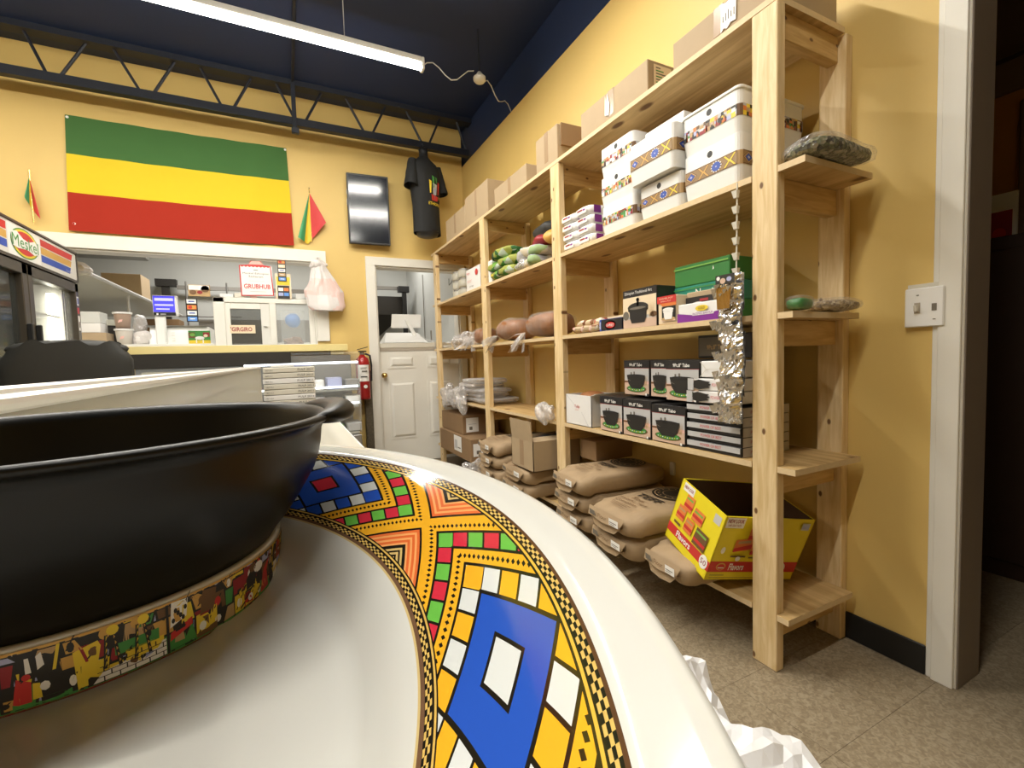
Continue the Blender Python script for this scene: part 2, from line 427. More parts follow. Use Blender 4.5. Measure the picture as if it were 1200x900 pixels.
    def build(s, name, parent=None, off=(0, 0, 0), bevel=0, smooth=False, label=None, bseg=1, weld=False):
        me = bpy.data.meshes.new(name)
        me.from_pydata([(x-off[0], y-off[1], z-off[2]) for x, y, z in s.v], [], s.f)
        for mn in s.mats: me.materials.append(M[mn])
        me.polygons.foreach_set('material_index', s.m)
        if bevel or smooth or weld:
            bm = bmesh.new(); bm.from_mesh(me)
            if weld or smooth: bmesh.ops.remove_doubles(bm, verts=bm.verts, dist=1e-6)
            bmesh.ops.recalc_face_normals(bm, faces=bm.faces) if weld else None
            if bevel: bmesh.ops.bevel(bm, geom=list(bm.edges), offset=bevel, segments=bseg, affect='EDGES', profile=.6)
            for f in bm.faces: f.smooth = smooth
            bm.to_mesh(me); bm.free()
        o = bpy.data.objects.new(name, me); C.objects.link(o)
        if parent: o.parent = parent
        if label: o['label'] = label
        return o

_txt = {}
def text_mesh(st):
    if st not in _txt:
        bold = st in ('GRUBHUB', "'GIRGIRO", 'NEW LOOK', 'TEFF', 'ETHIOPIA', '9Pc.8" Tabo', 'Flavors')
        cu = bpy.data.curves.new('lettering', 'FONT'); cu.body = st; cu.resolution_u = 2; cu.offset = .022 if bold else 0
        ob = bpy.data.objects.new('lettering', cu); me = bpy.data.meshes.new_from_object(ob)
        vs = [v.co.copy() for v in me.vertices]; fs = [list(p.vertices) for p in me.polygons]
        x0 = min(v.x for v in vs); x1 = max(v.x for v in vs); y0 = min(v.y for v in vs); y1 = max(v.y for v in vs)
        _txt[st] = ([((v.x-x0)/(x1-x0), (v.y-y0)/(y1-y0)) for v in vs], fs)
        bpy.data.objects.remove(ob); bpy.data.curves.remove(cu); bpy.data.meshes.remove(me)
    return _txt[st]

class Dec:                                        # flat print on a surface: origin, two unit directions; layers sit a hair proud of each other
    def __init__(s, o, U, V, lift=.0008, fn=None):
        s.o = Vector(o); s.U = Vector(U).normalized(); s.V = Vector(V).normalized(); s.N = s.U.cross(s.V); s.lift = lift; s.k = 1; s.mb = MB(); s.fn = fn
    def P(s, u, v):
        if s.fn: return s.fn(u, v, s.lift*s.k)
        return s.o+s.U*u+s.V*v+s.N*(s.lift*s.k)
    def poly(s, m, pts): s.mb.add([s.P(*p) for p in pts], [tuple(range(len(pts)))], m); return s
    def rect(s, m, u0, u1, v0, v1): return s.poly(m, [(u0, v0), (u1, v0), (u1, v1), (u0, v1)])
    def ell(s, m, u, v, a, b, n=20, rot=0): return s.poly(m, [(u+a*math.cos(2*PI*i/n+rot), v+b*math.sin(2*PI*i/n+rot)) for i in range(n)])
    def ring(s, m, u, v, a, b, t, n=24):
        for i in range(n):
            g, h = 2*PI*i/n, 2*PI*(i+1)/n
            s.poly(m, [(u+a*math.cos(g), v+b*math.sin(g)), (u+a*math.cos(h), v+b*math.sin(h)), (u+(a-t)*math.cos(h), v+(b-t)*math.sin(h)), (u+(a-t)*math.cos(g), v+(b-t)*math.sin(g))])
        return s
    def text(s, m, st, u0, u1, v0, v1, skew=0):
        vs, fs = text_mesh(st); s.mb.add([s.P(u0+(u1-u0)*a+skew*(v1-v0)*b, v0+(v1-v0)*b) for a, b in vs], fs, m); return s
    def up(s, n=1): s.k += n; return s
    def build(s, name, parent, off, label=None): return s.mb.build(name, parent, off, label=label)

def tag(o, label, cat, group=None, kind=None):
    o['label'] = label; o['category'] = cat
    if group: o['group'] = group
    if kind: o['kind'] = kind
    return o
class T:                                          # a thing: an Empty at its base, parts built in world coordinates minus that base
    def __init__(s, name, label, cat, loc, group=None):
        s.o = bpy.data.objects.new(name, None); C.objects.link(s.o); s.o.location = loc; s.loc = tuple(loc); s.o.empty_display_size = .05
        tag(s.o, label, cat, group)
    def part(s, name, mb, parent=None, **k): return mb.build(name, parent or s.o, s.loc, **k)
    def dec(s, name, d, parent=None, label=None): return d.build(name, parent or s.o, s.loc, label)
def solo(name, label, cat, mb, loc, group=None, **k):
    o = mb.build(name, None, loc, **k); o.location = loc; return tag(o, label, cat, group)
def struct(name, mb, parent=None, **k):
    o = mb.build(name, parent, **k)
    if not parent: o['kind'] = 'structure'
    return o
def dup(root, loc, label, rotz=None):
    r = root.copy(); C.objects.link(r); r.location = loc; r['label'] = label
    if rotz is not None: r.rotation_euler = (0, 0, rotz)
    for ch in list(root.children):
        c = ch.copy(); C.objects.link(c); c.parent = r
        for g in list(ch.children):
            d = g.copy(); C.objects.link(d); d.parent = c
    return r
exec_order = []

# ================================================================== STRUCTURE
XR, YB = 1.83, 4.78
floor = struct('floor', MB().box(-4, 4.5, -3.5, 8, -.12, -.003, 'vinyl'))
tile0 = None
for i in range(-1, 9):
    for j in range(-2, 15):
        x, y = .64+.305*i-.305, .672+.305*j
        if tile0 is None:
            tile0 = MB().box(.0005, .3045, .0005, .3045, -.003, 0, 'vinyl').build('tile', floor); t = tile0
        else:
            t = tile0.copy(); C.objects.link(t); t.parent = floor
        t.location = (x, y, 0)
struct('ceiling', MB().box(-4, 4.5, -3.5, 4.93, 3.56, 3.7, 'dark_ceiling'))
struct('wall_right', MB().box(XR, XR+.14, .635, 7.5, 0, 3.17, 'yellow_wall').box(XR+.02, XR+.14, .635, 4.93, 3.17, 3.56, 'dark_ceiling').box(XR, XR+.14, -3.5, -.6, 0, 3.17, 'yellow_wall')
       .box(XR, XR+.14, -.6, .635, 2.5, 3.17, 'yellow_wall').box(XR+.02, XR+.14, -3.5, .635, 3.17, 3.56, 'dark_ceiling'))
struct('wall_left', MB().box(-4, -3.9, -3.5, 8, 0, 3.56, 'yellow_wall'))
struct('wall_front', MB().box(-4, 4.5, -3.5, -3.4, 0, 3.56, 'yellow_wall'))
wb = MB(); yb = YB+.14
for a in ((-4, -2.4, 0, 3.56), (-2.4, .29, 0, 1.235), (-2.4, .29, 2.05, 3.56), (.29, .855, 0, 3.56), (.855, 1.75, 2.06, 3.56), (1.75, XR, 0, 3.56)): wb.box(a[0], a[1], YB, yb, a[2], a[3], 'yellow_wall')
struct('wall_back', wb)
# kitchen shell behind the back wall
kb = MB().box(-4, XR, 7.4, 7.5, 0, 2.9, 'kitchen_wall'); struct('wall_kitchen_back', kb)
struct('wall_kitchen_right', MB().box(XR-.012, XR, yb, 7.4, 0, 2.9, 'kitchen_wall'))
struct('wall_kitchen_left', MB().box(-3.9, -3.85, yb, 7.4, 0, 2.9, 'kitchen_wall'))
struct('ceiling_kitchen', MB().box(-4, XR+.14, yb, 7.5, 2.9, 3.0, 'kitchen_ceiling'))
# hall through the opening on the right
struct('wall_hall', MB().box(3.3, 3.4, -3.5, 5, 0, 3.56, 'brown_wall').box(1.97, 3.3, 2.4, 2.5, 0, 3.56, 'brown_wall'))
struct('baseboard_right', MB().box(XR-.008, XR, .704, 4.78, 0, .10, 'black_base'), bevel=.003)
# white door casings
struct('trim_1', MB().box(XR-.004, XR+.002, .628, .704, 0, 2.58, 'white_paint').box(XR-.013, XR, .633, .688, 0, 2.58, 'white_paint'), bevel=.002)
struct('trim_4', MB().box(XR-.002, XR+.15, .624, .6345, 0, 2.5, 'jamb_shade'), bevel=.002)
struct('trim_2', MB().box(-2.4, .40, YB-.022, YB, 2.05, 2.16, 'white_paint').box(.29, .40, YB-.022, YB, 1.30, 2.05, 'white_paint')
       .box(-2.4, .29, YB-.004, yb, 2.035, 2.05, 'white_paint').box(.275, .29, YB-.004, yb, 1.26, 2.035, 'white_paint'), bevel=.003)
struct('trim_3', MB().box(.765, 1.81, YB-.022, YB, 2.055, 2.14, 'white_paint').box(.765, .855, YB-.022, YB, 0, 2.055, 'white_paint').box(1.74, 1.81, YB-.022, YB, 0, 2.055, 'white_paint')
       .box(.855, .87, YB, yb, 0, 2.055, 'white_paint').box(1.725, 1.74, YB, yb, 0, 2.055, 'white_paint').box(.855, 1.74, YB, yb, 2.04, 2.055, 'white_paint'), bevel=.003)

# half door (lower leaf shut, upper half open to the kitchen)
dm = MB().box(.872, 1.723, YB+.03, YB+.07, .01, 1.19, 'white_paint')
door = struct('door_1', dm, bevel=.003)
def door_panel(x0, x1, z0, z1):
    m = MB(); y = YB+.03; d = .012; b = .022
    m.box(x0, x1, y-.006, y, z0, z1, 'white_paint')
    vs = [(x0+b, y-.006, z0+b), (x1-b, y-.006, z0+b), (x1-b, y-.006, z1-b), (x0+b, y-.006, z1-b), (x0+2*b, y-.006-d, z0+2*b), (x1-2*b, y-.006-d, z0+2*b), (x1-2*b, y-.006-d, z1-2*b), (x0+2*b, y-.006-d, z1-2*b)]
    m.add(vs, [(0, 1, 5, 4), (1, 2, 6, 5), (2, 3, 7, 6), (3, 0, 4, 7), (4, 5, 6, 7)], 'white_paint')
    m.build('panel', door)
for x0, x1 in ((.95, 1.235), (1.36, 1.645)):
    door_panel(x0, x1, 1.01, 1.15); door_panel(x0, x1, .27, .88)
MB().lathe([(0, -.062), (.020, -.060), (.027, -.048), (.024, -.034), (.010, -.026), (.010, -.008), (.026, -.006), (.026, 0), (0, 0)], 16, 'brass').build('knob', door)
kn = [c for c in door.children if c.name == 'knob'][0]; kn.location = (.905, YB+.03, .945); kn.rotation_euler = (R(-90), 0, 0)
for p in kn.data.polygons: p.use_smooth = True
kn['label'] = 'round brass door knob'

# pass-through ledge (yellow board) and the sliding service window on it
t = T('serving_ledge', 'pale yellow wooden serving ledge under the kitchen pass-through', 'ledge', (-.85, 4.70, 1.205))
t.part('board', MB().box(-2.35, .53, 4.55, YB-.001, 1.2355, 1.262, 'dull_steel').box(-2.35, .285, YB-.001, 4.93, 1.2355, 1.262, 'dull_steel'), bevel=.003)
t.part('front_strip', MB().box(-2.35, .53, 4.535, 4.55, 1.20, 1.262, 'ledge_yellow'), bevel=.002)
t.part('bracket', MB().box(.38, .50, 4.56, 4.76, 1.165, 1.235, 'ledge_yellow'), bevel=.002)

wn = T('window_1', 'white framed sliding service window in the pass-through', 'window', (-.13, 4.80, 1.262))
for k in ('label', 'category'): del wn.o[k]
wn.o['kind'] = 'structure'
fr = MB()
for a in ((-.545, -.46, 1.262, 1.70), (.225, .275, 1.262, 1.70), (-.11, -.055, 1.262, 1.66)): fr.box(a[0], a[1], 4.79, 4.85, a[2], a[3], 'white_paint')
fr.box(-.545, .275, 4.79, 4.85, 1.655, 1.70, 'white_paint').box(-.46, .225, 4.79, 4.85, 1.262, 1.278, 'white_paint')
wn.part('window_frame', fr, bevel=.004)
sash = MB().box(-.46, -.42, 4.80, 4.83, 1.278, 1.655, 'white_paint').box(-.18, -.11, 4.80, 4.83, 1.278, 1.655, 'fridge_white').box(-.42, -.18, 4.80, 4.83, 1.60, 1.655, 'white_paint')
wn.part('sash', sash, bevel=.003)
wn.part('pane', MB().box(-.42, -.18, 4.812, 4.818, 1.278, 1.60, 'smoky_glass'))
wn.part('pane', MB().box(-.055, .225, 4.812, 4.818, 1.278, 1.655, 'glass'))
wn.part('finger_pull', MB().lathe([(0, 0), (.020, 0), (.024, .004), (.012, .005), (0, .003)], 16, 'chrome', (-.145, 4.80, 1.44)))
d = Dec((-.43, 4.80, 1.38), (1, 0, 0), (0, 0, 1)).rect('ink_cream', 0, .20, 0, .075).up(); d.text('ink_darkred', "'GIRGIRO", .006, .175, .017, .058)
wn.dec('printed_sign', d, label='white strip sign lettered in dark red')

# ================================================================== CEILING: truss, tubes, pipe, detector
t = T('roof_truss', 'dark navy open-web steel truss along the top of the back wall', 'truss', (.1, 4.55, 3.17))
t.part('bottom_chord', MB().box(-3.9, 1.82, 4.52, 4.58, 3.185, 3.25, 'navy_steel'))
t.part('top_chord', MB().box(-3.9, 1.85, 4.50, 4.60, 3.515, 3.56, 'navy_steel'))
xs = [(-1.44, -1.55), (-1.37, -1.20), (-.90, -1.05), (-.82, -.66), (-.36, -.50), (-.28, -.13), (.19, .05), (.27, .42), (.78, .62), (.85, .99), (1.33, 1.18), (1.40, 1.53), (1.80, 1.70)] + [(-1.44-.54*k, -1.58-.54*k) for k in range(1, 4)] + [(-1.36-.54*k, -1.22-.54*k) for k in range(1, 4)]
for a, b in xs: t.part('web_rod', MB().tube([(a, 4.55, 3.24), (b, 4.55, 3.53)], .0115, 'navy_steel', 6))
t.part('strap', MB().box(.165, .20, 4.49, 4.515, 3.13, 3.54, 'navy_steel').box(.155, .215, 4.48, 4.52, 3.10, 3.15, 'navy_steel'), bevel=.003)
solo('conduit_pipe', 'thin dark conduit pipe running along the ceiling to the truss strap', 'pipe', MB().tube([(.183, .5, 3.545), (.183, 4.5, 3.545)], .012, 'navy_steel', 8), (.183, 2.5, 3.545))
for i, (x, y, L, z, p) in enumerate(TUBES):
    t = T('tube_light', ['long white glowing tube light below the dark ceiling near the truss', 'tube light left of the visible one, in the same row', 'tube light over the middle of the shop', 'unseen fill tube light over the front counter'][i], 'lamp', (x, y, z), 'ceiling tube lights')
    t.part('tube', MB().tube([(x-L/2, y, z), (x+L/2, y, z)], .022, 'tube_glow', 10))
    t.part('housing', MB().box(x-L/2, x+L/2, y-.03, y+.03, z+.02, z+.06, 'fridge_white'), bevel=.004)
    t.part('end_cap', MB().box(x+L/2, x+L/2+.02, y-.03, y+.03, z-.025, z+.06, 'fridge_white'), bevel=.004)
    for s in (-.7, .7): t.part('hanger', MB().tube([(x+s, y, z+.06), (x+s, y, 3.56)], .003, 'wire_white', 5))
t = T('smoke_detector', 'small round pale detector hanging under the dark ceiling right of the tube light', 'detector', (1.43, 3.29, 3.19))
t.part('body', MB().lathe([(0, 3.175), (.035, 3.176), (.047, 3.19), (.047, 3.21), (.03, 3.225), (.012, 3.25), (0, 3.25)], 20, 'cream_card', (1.43, 3.29, 0)), smooth=True)
t.part('stem', MB().tube([(1.43, 3.29, 3.24), (1.43, 3.29, 3.56)], .006, 'navy_steel', 6))
solo('white_cable', 'thin white cable looping from the tube light to the detector', 'cable', MB().tube([(.99+.44*k/10, 3.33-.04*k/10, 3.20+.05*math.sin(k*.9)) for k in range(10)], .004, 'wire_white', 5), (1.2, 3.31, 3.2))
solo('white_cable', 'thin white cable running from the detector to the right wall', 'cable', MB().tube([(1.47+.38*k/8, 3.30+.3*k/8, 3.20+.035*math.sin(k*1.2)) for k in range(9)], .004, 'wire_white', 5), (1.6, 3.4, 3.2))

# ================================================================== SHELVING
PY = [.985, 2.255, 3.33, 4.59]           # frames
LV = [2.185, 1.66, 1.20, .70, .20]       # shelf tops
TH = .02
Y0 = [.945, .855, .89, .88, .90]
t = T('shelving_unit', 'tall home-built pine shelving unit along the yellow right wall', 'shelf', (1.62, 2.8, 0)); shelf = t
for y in PY:
    t.part('post', MB().box(1.42, 1.458, y-.0445, y+.0445, 0, LV[0]-TH, 'pine_up'), bevel=.003)
    t.part('rear_post', MB().box(1.79, 1.828, y-.0445, y+.0445, 0, LV[0]-TH, 'pine_up'), bevel=.003)
    for z in LV: t.part('cross_support', MB().box(1.458, 1.79, y-.019, y+.019, z-TH-.088, z-TH, 'pine_across'), bevel=.003)
for z, y0 in zip(LV, Y0):
    for a, b in ((y0, 2.95), (2.95, 4.70)):
        pts = [(1.42, a)]
        top = z == LV[0]
        for y in PY:
            if a < y < b and not top: pts += [(1.42, y-.046), (1.4595, y-.046), (1.4595, y+.046), (1.42, y+.046)]
        pts += [(1.42, b), (1.788, b), (1.788, a)]
        m = MB(); n = len(pts); vs = [(x, y, z-TH) for x, y in pts]+[(x, y, z) for x, y in pts]
        m.add(vs, [tuple(range(n)), tuple(range(n, 2*n))[::-1]], 'plywood'); m.add(vs, [(i, n+i, n+(i+1) % n, (i+1) % n) for i in range(n)], 'ply_edge')
        t.part('shelf_board', m, weld=True)

# ------------------------------------------------------------------ helpers for goods
FU, FV = (0, -1, 0), (0, 0, 1)           # print on faces that look towards -x
SU, SV = (1, 0, 0), (0, 0, 1)            # print on faces that look towards -y
def carton(name, label, cat, x0, x1, y0, y1, z0, z1, m='cardboard', group=None, tape=True, flaps=None, top=None):
    t = T(name, label, cat, ((x0+x1)/2, (y0+y1)/2, z0), group)
    t.part('body', MB().box(x0, x1, y0, y1, z0, z1, m), bevel=.003)
    if tape:
        ym = (y0+y1)/2
        t.part('tape', MB().box(x0-.001, x0, ym-.02, ym+.02, z0+(z1-z0)*.15, z1, 'tape').box(x0, x1, ym-.02, ym+.02, z1, z1+.001, 'tape'))
    return t
def rrect(x0, x1, y0, y1, r, n=4):
    o = []
    for cx, cy, a in ((x1-r, y0+r, -90), (x1-r, y1-r, 0), (x0+r, y1-r, 90), (x0+r, y0+r, 180)):
        for k in range(n+1): g = R(a+90*k/n); o.append((cx+r*math.cos(g), cy+r*math.sin(g)))
    return o

# white food boxes with printed bands
def band_art(d, w, h, kind, rng):
    if kind == 'geo':
        d.rect('ink_ochre', 0, w, 0, h).up()
        d.rect('ink_brown', 0, w, 0, h*.07).rect('ink_brown', 0, w, h*.93, h)
        n = max(1, round(w/(h*1.25))); q = w/n
        def dia(m, c, a, b): d.poly(m, [(c-a, h/2), (c, h/2-b), (c+a, h/2), (c, h/2+b)])
        for i in range(n):
            c = (i+.5)*q; k = i % 4; d.k = 2; B = h*.46
            if k == 0:
                for e, (m, a) in enumerate((('ink_brown', 1), ('ink_tan', .88), ('ink_brown', .70), ('ink_blue', .62), ('ink_lavender', .24))): d.k = 2+e; dia(m, c, q*.5*a, B*a)
            elif k in (1, 3):
                m = 'ink_gold' if k == 1 else 'ink_yellow'
                d.poly('ink_brown', [(c-q*.5, h*.04), (c-q*.28, h*.04), (c, h*.40), (c+q*.28, h*.04), (c+q*.5, h*.04), (c+q*.16, h*.5), (c+q*.5, h*.96), (c+q*.28, h*.96), (c, h*.60), (c-q*.28, h*.96), (c-q*.5, h*.96), (c-q*.16, h*.5)]); d.up()
                d.poly(m, [(c-q*.44, h*.08), (c-q*.30, h*.08), (c, h*.44), (c+q*.30, h*.08), (c+q*.44, h*.08), (c+q*.11, h*.5), (c+q*.44, h*.92), (c+q*.30, h*.92), (c, h*.56), (c-q*.30, h*.92), (c-q*.44, h*.92), (c-q*.11, h*.5)])
            else:
                dia('ink_brown', c, q*.5, B)
                for e in range(12): d.k = 3; d.ell('ink_white', c+q*.37*math.cos(e*PI/6), h/2+B*.80*math.sin(e*PI/6), q*.06, h*.05, 6)
                d.k = 4; d.ell('ink_blue', c, h/2, q*.33, B*.72, 12).up().ell('ink_lavender', c, h/2, q*.07, h*.06, 8)
    else:
        d.rect('ink_silver', 0, w, 0, h).up()
        x = 0
        while x < w-.004:
            s = min(w-x, rng.uniform(.008, .02)); y = 0
            while y < h-.002:
                hh = min(h-y, rng.uniform(.008, .018)); m = rng.choice(['ink_yellow', 'ink_lavender', 'ink_tan', 'ink_green', 'ink_darkred', 'ink_white', 'ink_tan', 'ink_black', 'ink_silver', 'ink_orange', 'ink_brown'])
                j = lambda: rng.uniform(-.002, .002)
                d.poly(m, [(x, y), (min(w, x+s+j()), y), (min(w, x+s+j()), min(h, y+hh)), (x, min(h, y+hh))]); y += hh
            x += s
        d.up()
        for i in range(int(w/.018)):
            c = rng.uniform(.006, w-.006); hh = rng.uniform(.4, .85)*h
            d.poly(rng.choice(['ink_darkred', 'ink_black', 'ink_white', 'ink_orange']), [(c-.005, h*.05), (c+.005, h*.05), (c+.003, hh*.7), (c-.003, hh*.7)]); d.ell(rng.choice(['ink_brown', 'ink_skin', 'ink_black']), c, hh*.85, .0035, h*.13, 8)
        return d
    return d
def food_box(label, x0, x1, y0, y1, z0, z1, kind, hole=True, lid=False, rot=0):
    rng = random.Random(int(y0*1000+z0*100)); r = .022; h = z1-z0; cx, cy = (x0+x1)/2, (y0+y1)/2
    t = T('food_box', label, 'box', (cx, cy, z0), 'white boxes with printed bands on the second shelf')
    m = MB(); taper = .006
    rr0 = rrect(x0+taper, x1-taper, y0+taper, y1-taper, r); rr1 = rrect(x0, x1, y0, y1, r); n = len(rr0)
    vs = [(x, y, z0) for x, y in rr0]+[(x, y, z0+h*.36) for x, y in rr1]+[(x, y, z1-.002) for x, y in rr1]+[(x, y, z1) for x, y in rrect(x0+.004, x1-.004, y0+.004, y1-.004, r)]
    fs = [tuple(range(n))[::-1], tuple(range(3*n, 4*n))]
    for L in range(3): fs += [(L*n+i, L*n+(i+1) % n, (L+1)*n+(i+1) % n, (L+1)*n+i) for i in range(n)]
    m.add(vs, fs, 'white_plastic'); t.part('body', m)
    b0, b1 = z0+h*.36, z0+h*.64
    bm_ = MB(); ro = rrect(x0-.0006, x1+.0006, y0-.0006, y1+.0006, r); n = len(ro)
    vs = [(x, y, b0) for x, y in ro]+[(x, y, b1) for x, y in ro]
    bm_.add(vs, [(i, (i+1) % n, n+(i+1) % n, n+i) for i in range(n)], 'ink_tan' if kind == 'geo' else 'ink_brown')
    b = t.part('printed_band', bm_, label='band of %s' % ('blue and gold diamonds' if kind == 'geo' else 'small coloured painted figures'))
    d = Dec((x0-.0006, y1-r*.6, b0), FU, FV, .0003); band_art(d, y1-y0-1.2*r, b1-b0, kind, rng); t.dec('band_print', d, b)
    d = Dec((x0+r*.6, y0-.0006, b0), SU, SV, .0003); band_art(d, x1-x0-1.2*r, b1-b0, kind, rng); t.dec('band_print', d, b)
    if hole: o = t.part('finger_hole', MB().lathe([(0, 0), (.011, 0), (.012, .0015), (.011, .003)], 14, 'ink_black')); o.location = (x0-.0012-cx, 0, h*.82); o.data.transform(Matrix.Translation(Vector(t.loc))); o.rotation_euler = (0, R(90), 0)
    if lid: t.part('lid', MB().prism(rrect(x0-.005, x1+.005, y0-.005, y1+.005, r), z1-.003, z1+.008, 'white_plastic'), bevel=.002)
    if rot: t.o.rotation_euler = (rot, 0, 0)
    return t
food_box('white box with figure band, bottom of the left stack beside the wrapped packs', 1.425, 1.75, 1.60, 1.84, 1.661, 1.797, 'fig', False)
food_box('white box with figure band, middle of the left stack', 1.425, 1.75, 1.60, 1.845, 1.798, 1.934, 'fig')
food_box('white box with figure band, top of the left stack', 1.425, 1.75, 1.602, 1.842, 1.935, 2.072, 'fig')
food_box('white box with diamond band, bottom of the middle stack', 1.425, 1.75, 1.335, 1.572, 1.661, 1.80, 'geo')
food_box('white box with diamond band overhanging on top of the middle stack', 1.385, 1.73, 1.33, 1.592, 1.806, 1.975, 'geo', False)
food_box('white box with diamond band under the lidded box behind the front post', 1.425, 1.78, 1.075, 1.325, 1.661, 1.83, 'geo')
food_box('lidded white box with figure band, top of the right stack behind the front post', 1.425, 1.78, 1.075, 1.33, 1.832, 1.975, 'fig', True, True)
carton('white_carton', 'plain white carton lying on the middle stack of banded boxes', 'carton', 1.47, 1.75, 1.36, 1.58, 1.977, 2.045, 'white_card', tape=False)

# brown cartons on the top shelf
TB = [(3.69, 4.19, .20, 1.425), (3.20, 3.68, .245, 1.425), (2.60, 3.09, .125, 1.43), (2.23, 2.47, .20, 1.43), (1.515, 2.0, .135, 1.43), (.96, 1.385, .115, 1.44)]
LB = ['low brown carton with a vertical tape strip, furthest on the top shelf', 'tall brown carton with a tape strip, second furthest on the top shelf', 'low wide brown carton on the top shelf above the frozen bags', 'narrow upright brown carton on the top shelf above the second post', 'long taped brown carton with a white label on its end, on the top shelf', 'long brown carton with a torn white label, nearest on the top shelf']
for (a, b, h, x), l in zip(TB, LB):
    t = carton('brown_carton', l, 'carton', x, x+.33, a, b, 2.186, 2.186+h, 'cardboard', 'brown cartons on the top shelf')
    if 'end' in l:
        d = Dec((x+.03, a-.003, 2.22), SU, SV).rect('ink_cream', 0, .10, 0, .085).up()
        for i in range(6): d.rect('ink_green' if i % 2 else 'ink_grey', .012, .012+.07*((i*37) % 5+3)/8, .070-.012*i, .075-.012*i)
        t.dec('label', d, label='white printed label')
        d = Dec((x-.0032, b-.20, 2.19), FU, FV).poly('ink_white', [(0, .03), (.03, .02), (.035, .07), (.02, .125), (.012, .08), (.004, .12)]); t.dec('torn_label', d)
    if 'torn' in l:
        d = Dec((x-.0032, a+.20, 2.19), FU, FV).poly('ink_white', [(0, .01), (.012, .02), (.025, .012), (.04, .025), (.06, .02), (.062, .105), (.02, .10), (.002, .108)]).up()
        for i in range(5): d.rect('ink_grey', .008+.011*i, .012+.011*i, .04, .06+.006*(i % 3))
        t.dec('torn_label', d, label='torn white label')
    if 'narrow' in l: t.part('flap', MB().obox((x+.02, a-.004, 2.386), (.26, 0, 0), (0, -.008, .004), (0, 0, -.12), 'cardboard_dark'))

# wrapped packs
pk = 0
for r_ in range(4):
    for c_ in range(2):
        z0 = 1.662+.050*r_; y0 = 1.93+.006*r_+c_*.14
        lab = ['near', 'far'][c_]
        t = T('wrapped_pack', 'white and purple wrapped pack, %s of the %s column' % (['lowest', 'second lowest', 'second highest', 'topmost'][r_], lab), 'pack', (1.54, y0+.065, z0), 'white and purple packs on the second shelf')
        m = MB().ball((1.54, y0+.065, z0+.025), (.105, .066, .0265), 'white_card', 16, 8, .03, r_*3+c_, 14, .35)
        t.part('body', m, smooth=True)
        d = Dec((1.4325, y0+.115, z0+.012), FU, FV).rect('ink_white', 0, .09, 0, .026).up().rect('ink_darkred', .012, .055, .014, .022).rect('ink_purple', .06, .08, .012, .02); t.dec('printed_label', d)
        d = Dec((1.46, y0-.0025, z0+.006), SU, SV).rect('ink_purple', 0, .045, 0, .038).rect('ink_silver', .06, .13, .008, .03).up().text('ink_white', 'OEM', .004, .036, .012, .024) if False else Dec((1.46, y0-.0025, z0+.006), SU, SV).rect('ink_purple', 0, .045, 0, .038).rect('ink_silver', .06, .13, .008, .03)
        t.dec('side_print', d)

# third shelf: pot poster box, green boxes, coffee box, purple box ...
def pot_poly(d, m, cx, cy, w, h):
    d.poly(m, [(cx-w*.36, cy), (cx+w*.36, cy), (cx+w*.46, cy+h*.35), (cx+w*.48, cy+h*.8), (cx+w*.56, cy+h*.9), (cx+w*.56, cy+h), (cx-w*.56, cy+h), (cx-w*.56, cy+h*.9), (cx-w*.48, cy+h*.8), (cx-w*.46, cy+h*.35)])
t = carton('pot_carton', 'tall carton picturing a lidded black clay pot, on the third shelf', 'carton', 1.43, 1.60, 1.478, 1.69, 1.201, 1.373, 'box_black', tape=False)
d = Dec((1.427, 1.69, 1.201), FU, FV); W_, H_ = .212, .172
d.rect('ink_silver', 0, W_, 0, H_*.80).rect('box_black', 0, W_, H_*.80, H_).up().rect('ink_skin', 0, W_, 0, H_*.22).rect('ink_cream', 0, W_, H_*.3, H_*.8).up()
for i in range(5): d.poly('ink_tan', [(.168+.006*i, H_*.25), (.172+.006*i, H_*.25), (.174+.007*i, H_*.62)])
d.ell('ink_grey', .02, H_*.33, .02, .02).ell('ink_brown', .196, H_*.3, .02, .012).up()
pot_poly(d, 'box_black', .10, H_*.12, .115, H_*.36); d.up().ell('ink_black', .10, H_*.52, .066, .022).rect('ink_black', .094, .106, H_*.55, H_*.74).ell('ink_black', .10, H_*.72, .01, .008)
d.up().ell('ink_grey', .10, H_*.50, .052, .006).text('ink_white', 'Ethiopian Traditional Art', .016, .19, H_*.85, H_*.95)
t.dec('printed_front', d)
for i, (z0, m, l) in enumerate(((1.201, 'green_card', 'green flat carton, lowest of three, behind the red pot box'), (1.285, 'teal_card', 'teal green carton, middle of the three'), (1.36, 'green_card', 'green flat carton on top of the three by the wall'))):
    t = T('green_carton', l, 'carton', (1.66, 1.30, z0), 'green cartons on the third shelf')
    yy = (1.20, 1.475) if i != 1 else (1.20, 1.478)
    h = (.083, .074, .088)[i]
    t.part('body', MB().box(1.53, 1.785, yy[0], yy[1], z0, z0+h, m), bevel=.003)
    d = Dec((1.5268, yy[1], z0), FU, FV).rect('ink_lime' if i != 1 else 'ink_green', .0, .27, h*.80, h*.86)
    if i == 1: d.up().text('ink_white', 'N', .12, .145, h*.4, h*.75).rect('ink_silver', .20, .225, h*.55, h*.62).rect('ink_silver', .23, .26, h*.55, h*.6)
    d.up().poly('ink_white', [(.20, h*.5), (.207, h*.55), (.203, h*.7)])
    t.dec('printed_front', d)
t = carton('coffee_pot_box', 'red and cream carton picturing a white enamel pot', 'carton', 1.43, 1.52, 1.368, 1.472, 1.201, 1.318, 'ink_cream', tape=False)
d = Dec((1.4268, 1.472, 1.201), FU, FV).poly('ink_orange', [(0, .117), (.104, .117), (.104, .075), (.03, .075), (0, .10)]).rect('ink_black', .025, .10, .012, .073).up()
